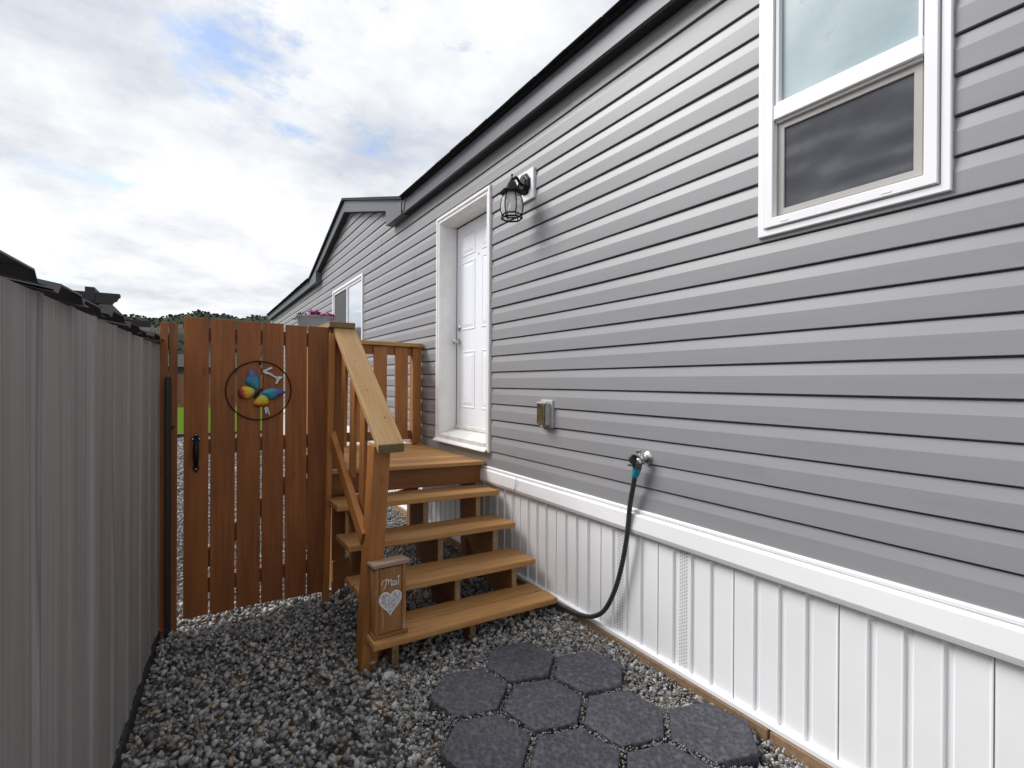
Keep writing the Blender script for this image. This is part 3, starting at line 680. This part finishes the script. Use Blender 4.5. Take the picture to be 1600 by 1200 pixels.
ax = (Vector(hp[0])-Vector((-0.068, fy+0.006, 1.005)))
Mc = Matrix.Translation((-0.068, fy+0.006, 1.005)) @ ax.to_track_quat('Z', 'Y').to_matrix().to_4x4()
lathe('connector_collar', [(0.015, -0.006), (0.019, 0.0), (0.020, 0.022), (0.0215, 0.034), (0.020, 0.036)], 18, 'grey_plastic', hose, Mc)
gr = [(0.0205, 0.034)]
for i in range(5): gr += [(0.0212-0.0006*i, 0.037+i*0.0085), (0.0212-0.0006*i, 0.041+i*0.0085), (0.0188-0.0006*i, 0.0425+i*0.0085), (0.0188-0.0006*i, 0.0445+i*0.0085)]
gr += [(0.0150, 0.084)]
lathe('connector_grip', gr, 18, 'teal_plastic', hose, Mc)
o = tube('thin_cable', spline([(-0.052, 2.835, 0.735), (-0.052, 2.845, 0.70), (-0.046, 2.87, 0.63), (-0.022, 2.90, 0.52), (-0.020, 2.93, 0.40), (-0.022, 2.935, 0.20), (-0.036, 2.92, 0.05)], 6), 0.0018, 'cable_grey', None, 6)
tagged(o, 'thin grey cable hanging down the white skirting beside the steps', 'cable')

# ------------------------------------------------------------------ entry stairs, landing, railing
st = thing('entry_stairs', (-0.6, 3.0, 0.0), 'stained wooden entry steps with landing and slatted railing at the door', 'stairs')
def tz(x): return 0.036*(-x-0.06)/1.14
treads = [(2.36, 0.083), (2.59, 0.250), (2.83, 0.431), (3.07, 0.610)]
for i, (y, z) in enumerate(treads):
    xl, xr = -1.205, (-0.062 if i < 3 else -0.050)
    for j in range(2):
        yc = y+0.067+j*0.1495
        xa = -1.108 if (i == 0 and j == 1) else xl+random.uniform(-0.003, 0.003)
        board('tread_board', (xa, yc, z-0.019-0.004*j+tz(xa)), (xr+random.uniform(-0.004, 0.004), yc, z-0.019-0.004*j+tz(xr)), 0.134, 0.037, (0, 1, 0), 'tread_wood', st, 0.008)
for xs in (-1.066, -0.612, -0.205):
    z0 = tz(xs)-0.0385
    pts = [(2.432, -0.10), (2.432, 0.083+z0), (2.625, 0.083+z0), (2.625, 0.250+z0), (2.865, 0.250+z0), (2.865, 0.431+z0), (3.105, 0.431+z0), (3.105, 0.610+z0), (3.352, 0.610+z0), (3.352, 0.33), (2.80, -0.10)]
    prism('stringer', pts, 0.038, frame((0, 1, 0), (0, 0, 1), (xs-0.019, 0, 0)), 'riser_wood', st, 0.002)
    sf = [f for f in C.objects if f.name.startswith('stringer')][-1].data; sf.materials.append(MATS['weathered_wood'])
    for f in sf.polygons:
        if f.normal.x < -0.9: f.material_index = 1
LZ = 0.790
yb = 3.306
while yb < 4.64:
    xr = -0.026; xl = -1.215
    board('landing_board', (xl, yb+0.0685, LZ-0.014+tz(xl)), (xr, yb+0.0685, LZ-0.014+tz(xr)), 0.132, 0.028, (0, 1, 0), 'tread_wood', st, 0.006); yb += 0.1415
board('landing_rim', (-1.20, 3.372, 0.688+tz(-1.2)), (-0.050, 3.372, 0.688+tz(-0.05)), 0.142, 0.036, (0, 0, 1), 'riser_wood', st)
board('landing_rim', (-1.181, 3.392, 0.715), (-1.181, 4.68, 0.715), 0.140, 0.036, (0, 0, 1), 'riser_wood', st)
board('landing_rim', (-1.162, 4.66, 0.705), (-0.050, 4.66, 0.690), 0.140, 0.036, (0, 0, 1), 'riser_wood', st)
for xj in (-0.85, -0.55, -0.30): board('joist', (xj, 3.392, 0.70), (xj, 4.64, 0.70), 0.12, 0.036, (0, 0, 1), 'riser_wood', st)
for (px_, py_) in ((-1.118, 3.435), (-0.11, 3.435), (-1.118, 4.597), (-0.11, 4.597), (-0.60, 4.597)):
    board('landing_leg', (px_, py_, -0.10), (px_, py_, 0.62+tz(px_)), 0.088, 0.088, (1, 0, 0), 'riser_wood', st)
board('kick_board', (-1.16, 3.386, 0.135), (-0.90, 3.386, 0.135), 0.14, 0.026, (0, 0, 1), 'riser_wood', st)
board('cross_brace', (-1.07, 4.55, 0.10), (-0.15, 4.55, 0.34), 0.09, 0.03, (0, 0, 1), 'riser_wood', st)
# railing: stair side
pb, pt = Vector((-1.186, 2.545, -0.10)), Vector((-1.118, 2.545, 1.068))
board('newel_post', pb, pt, 0.088, 0.110, (1, 0, 0), 'post_wood', st, 0.005)
board('handrail', (-1.094, 2.425, 1.061), (-1.106, 3.335, 1.758), 0.138, 0.037, (1, 0, 0), 'rail_wood', st, 0.006, 'end_grain')
hr_ = [f for f in C.objects if f.name.startswith('handrail')][-1].data
for v in hr_.vertices:
    if v.co.x < 0: v.co.x -= v.co.z*0.766
sl = (1.758-1.061)/(3.335-2.425)
def rail_z(y): return 1.061+(y-2.425)*sl
board('under_rail', (-1.106, 2.585, rail_z(2.585)-0.072), (-1.112, 3.33, rail_z(3.33)-0.072), 0.085, 0.036, (0, 0, 1), 'post_wood', st)
board('lower_rail', (-1.186, 2.575, 0.575), (-1.178, 3.335, 1.045), 0.085, 0.034, (0, 0, 1), 'post_wood', st)
for yb_, ww in ((2.745, 0.088), (2.945, 0.088), (3.155, 0.088)):
    board('baluster', (-1.149, yb_, rail_z(yb_)-0.62), (-1.140, yb_, rail_z(yb_)-0.050), ww, 0.020, (0, 1, 0), 'post_wood', st, 0.003)
# top newel and landing side rail
board('newel_post', (-1.135, 3.405, 0.80), (-1.135, 3.405, 1.752), 0.088, 0.088, (1, 0, 0), 'riser_wood', st)
board('rail_cap', (-1.124, 3.285, 1.773), (-1.124, 4.70, 1.773), 0.165, 0.037, (1, 0, 0), 'weathered_wood', st, 0.005, 'end_grain')
board('newel_post', (-1.118, 4.597, 0.80), (-1.118, 4.597, 1.752), 0.088, 0.088, (1, 0, 0), 'post_wood', st)
yb_ = 3.56
while yb_ < 4.5:
    board('baluster', (-1.165, yb_, 0.84), (-1.165, yb_, 1.70), 0.088, 0.020, (0, 1, 0), 'post_wood', st, 0.003); yb_ += 0.155
board('top_rail', (-1.137, 3.452, 1.707), (-1.137, 4.552, 1.707), 0.085, 0.034, (0, 0, 1), 'riser_wood', st)
board('bottom_rail', (-1.137, 3.452, 0.90), (-1.137, 4.552, 0.90), 0.085, 0.034, (0, 0, 1), 'riser_wood', st)
# back rail
board('rail_cap', (-1.038, 4.600, 1.774), (-0.003-0.028, 4.600, 1.764), 0.138, 0.037, (0, 1, 0), 'tread_wood', st, 0.005)
board('top_rail', (-1.072, 4.605, 1.712), (-0.131, 4.605, 1.705), 0.085, 0.034, (0, 0, 1), 'riser_wood', st)
board('bottom_rail', (-1.072, 4.605, 0.895), (-0.131, 4.605, 0.885), 0.085, 0.034, (0, 0, 1), 'riser_wood', st)
board('newel_post', (-0.085, 4.600, 0.80), (-0.085, 4.600, 1.745), 0.088, 0.088, (1, 0, 0), 'post_wood', st)
for xb in (-0.895, -0.678, -0.460, -0.250):
    board('baluster', (xb+0.01, 4.577, 0.845), (xb+0.01, 4.577, 1.742), 0.128, 0.020, (1, 0, 0), 'post_wood', st, 0.003)
# screws on the handrail
hd = (Vector((-1.106, 3.335, 1.758))-Vector((-1.094, 2.425, 1.061))).normalized(); hn = Vector((1, 0, 0)).cross(hd)
for d, off in ((0.22, 0.02), (0.46, -0.012), (0.74, -0.02)):
    p = Vector((-1.094, 2.425, 1.061))+hd*d+Vector((off, 0, 0))+hn*0.0182
    lathe('screw_head', [(0.0045, 0), (0.0042, 0.0012), (0.001, 0.0014)], 10, 'screw_steel', st, frame((1, 0, 0), hd, p))

# ------------------------------------------------------------------ mail box on the lowest step
MZ = 0.083+tz(-1.1)+0.001
mb = thing('mail_box', (-1.1, 2.45, MZ), 'slim wooden mail box painted with a heart on the lowest step', 'mail box')
mx0, mx1, my0, my1 = -1.182, -1.020, 2.405, 2.496
def mpart(name, lo, hi, mat='mailbox_wood', bev=0.003, vertical=True):
    lo = Vector(lo); hi = Vector(hi); c = (lo+hi)/2; s = hi-lo
    if vertical:
        return board(name, (c.x, c.y, lo.z), (c.x, c.y, hi.z), s.x, s.y, (1, 0, 0), mat, mb, bev)
    return board(name, (lo.x, c.y, c.z), (hi.x, c.y, c.z), s.y, s.z, (0, 1, 0), mat, mb, bev)
mpart('base', (mx0-0.008, my0-0.010, MZ), (mx1+0.008, my1, MZ+0.016), vertical=False)
mpart('side_panel', (mx0, my0, MZ+0.0165), (mx0+0.020, my1-0.012, MZ+0.350))
mpart('side_panel', (mx1-0.020, my0, MZ+0.0165), (mx1, my1-0.012, MZ+0.350))
mpart('back_panel', (mx0, my1-0.0115, MZ+0.0165), (mx1, my1, MZ+0.356))
fp = mpart('front_panel', (mx0+0.0225, my0+0.002, MZ+0.0185), (mx1-0.0225, my0+0.016, MZ+0.346))
lidM = board('lid', (mx0-0.014, (my0+my1)/2-0.006, MZ+0.362), (mx1+0.014, (my0+my1)/2-0.006, MZ+0.362), 0.118, 0.019, (0, 1, -0.10), 'lid_wood', mb, 0.004)
lathe('lid_knot', [(0.007, 0), (0.006, 0.001), (0.001, 0.0012)], 10, 'screw_steel', lidM, Matrix.Translation((mx0+0.012, my0-0.0145, MZ+0.362)) @ Matrix.Rotation(math.pi/2, 4, 'X'))
# lettering "Mail" and heart as thin paint on the front panel (u to the right, v up)
FYp = my0+0.002
def onface(u, v, d=0.0012): return Vector((-1.101+u, FYp-d, MZ+v))
def stroke(name, pts, r, parent, mat='white_paint'):
    bm = bmesh.new(); P = spline([onface(u, v, 0.0006) for u, v in pts], 6)
    sweep(bm, P, r, 6)
    for v in bm.verts: v.co.y = FYp-0.0008+(v.co.y-(FYp-0.0006))*0.35
    return link(name, finish(bm, name, True), mat, parent)
def lt(x, y): return ((x-355)*0.00049, 0.346-(y+0.143*(x-355)-197)*0.00057)
let = [[(262, 356), (264, 334), (282, 314), (304, 308)], [(306, 306), (303, 338), (292, 372), (277, 394)],
       [(304, 330), (316, 302), (328, 314), (326, 352), (334, 320), (350, 304), (360, 322), (358, 354), (370, 352)],
       [(400, 320), (382, 318), (373, 338), (384, 358), (398, 342), (402, 318), (404, 350), (412, 355)],
       [(419, 312), (418, 344), (425, 350)], [(416, 298), (417, 295)], [(426, 286), (441, 272), (438, 310), (440, 354)]]
for s_i in let: stroke('lettering', [lt(*p) for p in s_i], 0.0021, fp)
hc = []
for k in range(40):
    a = 2*math.pi*k/40
    hc.append((-0.002+0.00355*16*math.sin(a)**3, 0.1736+0.0041*(13*math.cos(a)-5*math.cos(2*a)-2*math.cos(3*a)-math.cos(4*a))))
prism('heart', hc, 0.0012, frame((1, 0, 0), (0, 0, 1), (-1.101, FYp-0.0002, MZ)), 'heart_paint', fp)
stroke('heart_outline', hc+[hc[0]], 0.0034, fp)

# ------------------------------------------------------------------ gate
GYp = 3.35
gt = thing('gate', (-1.6, GYp, 0.0), 'brown stained wooden board gate with black pull handle', 'gate')
edges = [(-1.9865, -1.8657), (-1.8565, -1.7310), (-1.7225, -1.5960), (-1.5870, -1.4670), (-1.4575, -1.3315), (-1.3235, -1.1930)]
tops = [1.766, 1.7665, 1.7635, 1.762, 1.7575, 1.758]
bots = [0.046, 0.043, 0.046, 0.042, 0.036, 0.032]
for i, ((a, b), t_, bo) in enumerate(zip(edges, tops, bots)):
    c = (a+b)/2; j = random.uniform(-0.002, 0.002)
    board('board', (c+j*0.5, GYp, bo), (c, GYp+random.uniform(-0.002, 0.002), t_), b-a-0.001, 0.019, (1, 0, 0), 'gate_wood', gt, 0.003)
for zr in (1.672, 1.02, 0.21):
    board('rail', (-1.985, GYp+0.029, zr), (-1.20, GYp+0.029, zr), 0.088, 0.036, (0, 0, 1), 'gate_wood', gt)
board('brace', (-1.95, GYp+0.029, 0.29), (-1.25, GYp+0.029, 0.94), 0.088, 0.034, (0, 0, 1), 'gate_wood', gt)
# pull handle
hx = -1.9265; hy = GYp-0.0100; 
ha = prism('handle', [(0, 0.028), (0.007, 0.020), (0.010, 0.006), (0.020, 0.002), (0.024, -0.008), (0.020, -0.018), (0.013, -0.022), (0.010, -0.034), (-0.010, -0.034), (-0.013, -0.022), (-0.020, -0.018), (-0.024, -0.008), (-0.020, 0.002), (-0.010, 0.006), (-0.007, 0.020)], 0.004, frame((1, 0, 0), (0, 0, 1), (hx, hy, 1.078)), 'black_iron', gt)
prism('handle_foot', [(0.009, 0.028), (0.010, 0.014), (0.016, 0.010), (0.017, 0.0), (0.011, -0.012), (0.0, -0.028), (-0.011, -0.012), (-0.017, 0.0), (-0.016, 0.010), (-0.010, 0.014), (-0.009, 0.028)], 0.004, frame((1, 0, 0), (0, 0, 1), (hx, hy, 0.900)), 'black_iron', ha)
gp_ = spline([(hx, hy-0.004, 1.052), (hx, hy-0.020, 1.045), (hx, hy-0.034, 1.015), (hx, hy-0.037, 0.985), (hx, hy-0.030, 0.950), (hx, hy-0.014, 0.925), (hx, hy-0.003, 0.918)], 4)
tube('handle_grip', gp_, [0.010+0.0055*math.sin(math.pi*min(1, i/(len(gp_)-1)*1.15)) for i in range(len(gp_))], 'black_iron', ha, 10)
for (u, v) in ((0, 1.094), (-0.016, 1.070), (0.016, 1.070), (0, 0.897)):
    lathe('screw_head', [(0.004, 0), (0.0038, 0.0015), (0.001, 0.002)], 8, 'chrome', ha, Matrix.Translation((hx+u, hy-0.004, v)) @ Matrix.Rotation(math.pi/2, 4, 'X'))
# hinge-side post of the gate
o = board('gate_post', (-1.222, 3.313, -0.10), (-1.184, 3.313, 1.715), 0.036, 0.052, (1, 0, 0), 'post_wood', None, 0.003)
tagged(o, 'narrow leaning wooden post between the gate and the stair railing', 'post')
# short fence section left of the gate
fs = thing('fence_section', (-2.055, 3.36, 0.0), 'narrow two-board wooden fence strip between the gate and the metal shed', 'fence')
board('board', (-2.0775, 3.352, -0.02), (-2.0775, 3.352, 1.729), 0.036, 0.019, (1, 0, 0), 'gate_wood', fs, 0.003)
board('board', (-2.0350, 3.352, -0.02), (-2.0350, 3.352, 1.7295), 0.040, 0.019, (1, 0, 0), 'gate_wood', fs, 0.003)
board('rail', (-2.096, 3.380, 1.62), (-2.016, 3.380, 1.62), 0.088, 0.034, (0, 0, 1), 'gate_wood', fs)
board('rail', (-2.096, 3.380, 0.40), (-2.016, 3.380, 0.40), 0.088, 0.034, (0, 0, 1), 'gate_wood', fs)
sp_ = thing('steel_post', (-2.058, 3.328, 0.0), 'dark steel fence post in front of the two-board strip', 'post')
box('post_tube', (-2.071, 3.312, -0.10), (-2.043, 3.340, 1.425), 'dark_steel', sp_, 0.004)
tube('latch_bolt', [(-2.045, 3.320, 1.137), (-2.028, 3.312, 1.148)], 0.005, 'dark_steel', sp_, 8)

# ------------------------------------------------------------------ butterfly ring on the gate
RC = Vector((-1.6035, GYp-0.016, 1.346)); RR = 0.178
art = thing('butterfly_wall_art', RC, 'round wire wall ornament with colourful butterfly and silver letters on the gate', 'wall art')
tube('ring', [RC+Vector((RR*math.cos(2*math.pi*k/48), 0, RR*math.sin(2*math.pi*k/48))) for k in range(49)], 0.0036, 'black_iron', art, 8)
PXM = 0.382/1044.0                     # metres per unit of the traced crop (ring 1044 units across)
def art_pt(u, v): return ((u-618)*PXM, (607-v)*PXM)
def wing(name, pts, root, tip, mat, bulge=0.014):
    P = [Vector(art_pt(*p)) for p in pts]; r = Vector(art_pt(*root)); t_ = Vector(art_pt(*tip))
    ax_ = (t_-r).normalized(); ay = Vector((-ax_.y, ax_.x))
    loc = [((p-r).dot(ax_), (p-r).dot(ay)) for p in P]
    pl = spline([(a, b, 0) for a, b in loc+[loc[0]]], 5)[:-1]
    c = sum(pl, Vector())/len(pl); bm = bmesh.new(); rings = []
    for s, h in ((1.0, -0.004), (1.0, 0.0), (0.9, 0.45), (0.65, 0.8), (0.35, 0.97), (0.08, 1.0)):
        rings.append([bm.verts.new((c.x+(p.x-c.x)*s, c.y+(p.y-c.y)*s, h*bulge if h > 0 else h)) for p in pl])
    n_ = len(pl)
    for a, b in zip(rings, rings[1:]):
        for k in range(n_): bm.faces.new((a[k], a[(k+1) % n_], b[(k+1) % n_], b[k]))
    bm.faces.new(rings[0]); bm.faces.new(rings[-1])
    M = frame((ax_.x, 0, ax_.y), (ay.x, 0, ay.y), RC+Vector((r.x, -0.004, r.y)))
    return link(name, finish(bm, name, True, 60), mat, art, M)
wing('upper_wing', [(590, 590), (540, 560), (440, 500), (400, 440), (440, 370), (460, 290), (510, 262), (560, 300), (600, 370), (622, 450), (615, 540)], (595, 590), (480, 280), 'butterfly_wing_upper')
wing('upper_wing', [(650, 640), (700, 600), (780, 572), (880, 570), (960, 595), (1015, 640), (970, 675), (900, 710), (840, 755), (780, 750), (720, 700)], (650, 640), (1000, 650), 'butterfly_wing_upper')
wing('lower_wing', [(560, 620), (520, 570), (440, 540), (370, 545), (315, 600), (310, 680), (350, 735), (430, 740), (500, 710), (545, 660)], (565, 620), (320, 690), 'butterfly_wing_lower')
wing('lower_wing', [(650, 670), (710, 690), (755, 760), (755, 820), (700, 870), (620, 880), (545, 860), (530, 810), (570, 740), (610, 690)], (640, 665), (620, 890), 'butterfly_wing_lower')
tube('butterfly_body', [RC+Vector((art_pt(u, v)[0], -0.014, art_pt(u, v)[1])) for u, v in ((665, 560), (640, 600), (600, 640), (560, 690), (530, 735))], [0.004, 0.008, 0.009, 0.007, 0.003], 'black_iron', art, 8)
Ma = frame((1, 0, 0), (0, 0, 1), RC+Vector((0, -0.002, 0)))
prism('silver_letter', [art_pt(*p) for p in ((660, 275), (680, 270), (795, 210), (815, 235), (720, 285), (760, 300), (865, 372), (965, 370), (975, 385), (925, 420), (885, 500), (855, 495), (872, 430), (862, 400), (740, 330), (715, 335), (690, 320))], 0.005, Ma, 'silver_paint', art, 0.001)
prism('silver_letter', [art_pt(*p) for p in ((690, 900), (725, 870), (750, 890), (780, 1010), (765, 1030), (745, 985), (725, 950), (735, 1000), (712, 1000), (700, 950))], 0.005, Ma, 'silver_paint', art, 0.001)
box('hook', RC+Vector((-0.004, -0.006, RR-0.022)), RC+Vector((0.012, 0.004, RR+0.003)), 'black_iron', art, 0.002)
tube('antenna', [RC+Vector((art_pt(u, v)[0], -0.008, art_pt(u, v)[1])) for u, v in ((660, 560), (672, 470), (668, 330))], 0.0016, 'black_iron', art, 6)

# ------------------------------------------------------------------ metal shed on the left
SH_A = Vector((-2.0985, 3.40)); sdir = Vector((-0.074, -1.0)).normalized()   # runs towards the camera
sh = thing('metal_shed', (-2.2, 2.0, 0.0), 'grey woodgrain corrugated metal shed wall along the left edge', 'shed')
Msh = frame((sdir.x, sdir.y, 0), (0, 0, 1), (SH_A.x, SH_A.y, 0))             # local x along wall, y up, z = outwards?
nrm = Msh.to_3x3() @ Vector((0, 0, 1)); sgn = 1 if nrm.x > 0 else -1
ribs = [0.02, 0.128, 0.342, 0.595, 0.873, 1.138, 1.418, 1.642, 1.882, 2.14, 2.40, 2.66, 2.92, 3.18, 3.44, 3.70, 3.96, 4.22, 4.48]
HW = 1.598
for i, (s0, s1) in enumerate(zip(ribs, ribs[1:])):
    seam = 0.012 if i in (7, 12, 2) else 0.0
    w = s1-s0
    prof = [(s0, 0.0), (s0+0.006, 0.008), (s0+0.034, 0.008), (s0+0.046, 0.001), (s0+w*0.5, 0.0), (s1-(0.010 if i in (6, 11, 1) else 0.0), 0.0)]
    if i in (6, 11, 1): prof += [(s1-0.009, -0.012), (s1-0.0005, -0.012)]
    bm = bmesh.new(); zs = [0.0, 0.02, 0.8, HW]
    rows = [[bm.verts.new((s, 0.03+z*(HW-0.03)/HW, sgn*(h+0.0015*math.sin(z*2.0+i)))) for s, h in prof] for z in zs]
    for a, b in zip(rows, rows[1:]):
        for k in range(len(prof)-1): bm.faces.new((a[k], a[k+1], b[k+1], b[k]))
    # mesh in world axes so the printed grain runs vertically
    for v in bm.verts: v.co = Msh @ v.co
    link('wall_panel', finish(bm, 'wall_panel'), 'shed_panel', sh)
p0 = Msh @ Vector((0.0, 0.0, sgn*0.006)); p1 = Msh @ Vector((4.48, 0.0, sgn*0.006))
board('base_rail', (p0.x, p0.y, -0.02), (p1.x, p1.y, -0.02), 0.07, 0.012, (0, 0, 1), 'dark_steel', sh)
# end wall facing the gate and the body behind
inw = -sgn
e0 = Msh @ Vector((0, 0, 0)); e1 = Msh @ Vector((0, 0, inw*2.2))
board('end_wall', (e0.x-0.01, e0.y-0.01, HW/2+0.05), (e1.x, e1.y-0.01, HW/2+0.05), HW+0.1, 0.02, (0, 0, 1), 'shed_panel', sh, 0)
# corrugated roof sheet, ribs running up the slope away from the lane
RSL = 0.20
def roof_prof(s):
    return [(s, 0.0), (s+0.050, 0.0), (s+0.068, 0.021), (s+0.235, 0.021), (s+0.253, 0.0), (s+0.285, 0.0)]
s = -0.06; i = 0
while s < 4.4:
    bm = bmesh.new(); P = roof_prof(s)
    ov = 0.026+0.010*math.sin(i*2.3); dz_ = 0.006*math.sin(i*1.9)
    top = []
    for th in (0.0, -0.004):
        a = [bm.verts.new((x, HW+0.010+h+th+dz_, sgn*ov)) for x, h in P]; b = [bm.verts.new((x, HW+0.010+h+th+RSL*2.2, inw*2.2)) for x, h in P]
        for k in range(len(P)-1): bm.faces.new((a[k], a[k+1], b[k+1], b[k]))
        top.append((a, b))
    for k in range(len(P)-1): bm.faces.new((top[0][0][k], top[0][0][k+1], top[1][0][k+1], top[1][0][k]))
    for v in bm.verts: v.co = Msh @ v.co
    link('roof_sheet', finish(bm, 'roof_sheet'), 'shed_roof_metal', sh)
    s += 0.285; i += 1

# ------------------------------------------------------------------ planter on the railing corner
pl = thing('flower_planter', (-1.03, 4.58, 1.7925), 'oval galvanised tub of magenta petunias on the railing corner', 'planter')
Mt = Matrix.Translation((-1.035, 4.55, 1.7935)) @ Matrix.Rotation(0.06, 4, 'Z') @ Matrix.Diagonal((1.0, 0.62, 1.2, 1.0))
tubp = [(0.128, 0.0)]
for i in range(7): tubp += [(0.132+0.0035*i, 0.010+0.018*i), (0.136+0.0035*i, 0.016+0.018*i)]
tubp += [(0.160, 0.138), (0.166, 0.142), (0.166, 0.150), (0.158, 0.150), (0.150, 0.125), (0.01, 0.122)]
lathe('tub', tubp, 40, 'galvanised', pl, Mt, True, 50)
for sx in (-1, 1): tube('handle', spline([(-1.035+sx*0.160, 4.53, 1.94), (-1.035+sx*0.184, 4.53, 1.945), (-1.035+sx*0.188, 4.55, 1.947), (-1.035+sx*0.184, 4.57, 1.945), (-1.035+sx*0.160, 4.57, 1.94)], 4), 0.004, 'galvanised', pl, 6)
def foliage(name, n, mat, cen, ext, sz, flower):
    bm = bmesh.new(); rr = random.Random(5 if flower else 9)
    for i in range(n):
        c = Vector((cen[0]+rr.uniform(-ext[0], ext[0]), cen[1]+rr.uniform(-ext[1], ext[1]), cen[2]+rr.uniform(-ext[2], ext[2])))
        q = Matrix.Rotation(rr.uniform(0, 6.3), 3, 'Z') @ Matrix.Rotation(rr.uniform(-1.2, 1.2), 3, 'X')
        if flower:
            ctr = bm.verts.new(c+q @ Vector((0, 0, -0.006))); ring = []
            for k in range(10):
                a = 2*math.pi*k/10; r_ = sz*(1.0 if k % 2 == 0 else 0.72); ring.append(bm.verts.new(c+q @ Vector((r_*math.cos(a), r_*math.sin(a), 0.004 if k % 2 else 0))))
            for k in range(10): bm.faces.new((ctr, ring[k], ring[(k+1) % 10]))
        else:
            a = [Vector((0, 0, 0)), Vector((sz*0.35, sz*0.5, 0.004)), Vector((0, sz*1.3, -0.004)), Vector((-sz*0.35, sz*0.5, 0.004))]
            bm.faces.new([bm.verts.new(c+q @ p) for p in a])
    return link(name, finish(bm, name), mat, pl)
foliage('leaves', 130, 'leaf_green', (-1.035, 4.55, 1.973), (0.14, 0.07, 0.018), 0.022, False)
foliage('blossoms', 30, 'petal_magenta', (-0.985, 4.545, 1.992), (0.10, 0.06, 0.018), 0.022, True)
foliage('blossoms', 12, 'petal_magenta', (-1.055, 4.545, 2.006), (0.045, 0.05, 0.016), 0.020, True)

# ------------------------------------------------------------------ background
pg = thing('pergola', (-2.8, 6.2, 0.0), 'dark pergola with notched beam end rising behind the shed roof', 'pergola')
def dirpt(px, py, Y):
    d = fw+rt*((px-800)/765.0)+up*((600-py)/765.0); return EYE+d*((Y-EYE.y)/d.y)
prism('beam', [(0.0, 0.0), (-1.6, 0.0), (-1.6, -0.10), (-0.06, -0.10), (-0.045, -0.075), (-0.025, -0.065), (-0.012, -0.035), (0.0, -0.03)], 0.09, frame((1, 0, 0), (0, 0, 1), (-2.52, 6.0, 2.222)), 'pergola_dark', pg, 0.003)
board('rafter', (-2.735, 5.90, 2.20), (-2.735, 8.6, 2.20), 0.13, 0.07, (0, 0, 1), 'pergola_dark', pg)
board('rafter', (-2.42, 8.4, 2.17), (-4.1, 8.4, 2.17), 0.12, 0.07, (0, 0, 1), 'pergola_dark', pg)
for (x, y) in ((-2.735, 6.06), (-2.735, 8.5), (-4.0, 6.06), (-4.0, 8.5)): board('pergola_post', (x, y, -0.05), (x, y, 2.12), 0.10, 0.10, (1, 0, 0), 'pergola_dark', pg)
bf = thing('back_fence', (-3, 34, 0), 'long brown board fence at the back of the lawn', 'fence')
pmesh = box_mesh('board', (0.02, 0.185, 1.85), 0.004)
pmesh.materials.append(MATS['far_fence_wood'])
for i in range(70):
    link('board', pmesh, None, bf, Matrix.Translation((-11.0+0.2*i, 33.6, 0.88)) @ Matrix.Rotation(math.pi/2, 4, 'Z'))
board('rail', (-11, 33.66, 1.5), (3, 33.66, 1.5), 0.09, 0.04, (0, 0, 1), 'far_fence_wood', bf)
fh = thing('neighbour_house', (-4, 44, 0), 'distant dark grey house beyond the back fence', 'house')
box('wall', (-12, 40, -0.05), (3, 48, 2.35), 'far_house_grey', fh, 0.02)
prism('roof', [(-0.5, 2.36), (4.0, 3.4), (8.5, 2.36)], 15.8, frame((0, 1, 0), (0, 0, 1), (-12.4, 40, 0)), 'shingle_black', fh)

# hills
def hill_h(x, y):
    az = math.degrees(math.atan2(x+1.95, y)); d = math.hypot(x, y)
    ridge = 62+5*math.sin(az*0.21+0.5)+2.4*math.sin(az*0.9+1)+1.0*math.sin(az*2.7)
    t_ = min(1, max(0, (d-260)/310)); s_ = t_*t_*(3-2*t_)
    return -0.5+ridge*s_ + 3.0*math.sin(x*0.021)*math.sin(y*0.027)*s_*(1-s_)*3
bm = bmesh.new(); rows = []
for i in range(26):
    d = 250+i*20
    rows.append([bm.verts.new((d*math.sin(math.radians(a)), d*math.cos(math.radians(a)), hill_h(d*math.sin(math.radians(a)), d*math.cos(math.radians(a))))) for a in np.linspace(-75, 60, 150)])
for a, b in zip(rows, rows[1:]):
    for k in range(149): bm.faces.new((a[k], a[k+1], b[k+1], b[k]))
o = link('hill', finish(bm, 'hill', True), 'hillside'); o['kind'] = 'structure'
TP = []; TS = []
for i in range(9000):
    az = rng.uniform(-60, 45); d = rng.uniform(330, 590) if i % 3 else rng.normal(568, 9)
    x, y = d*math.sin(math.radians(az)), d*math.cos(math.radians(az))
    if math.sin(x*0.03+1.3)*math.sin(y*0.041) + rng.uniform(-0.7, 0.7) < -0.15 and i % 3: continue
    s_ = rng.uniform(0.7, 1.9); TP.append((x, y, hill_h(x, y)+s_*0.8)); TS.append(s_)
tm = scatter_mesh('hill_trees', np.array(TP), np.array(TS), 'hill_trees')
o = link('hill_trees', tm, None); tagged(o, 'scattered dark trees covering the distant hillside', 'trees', kind='stuff')
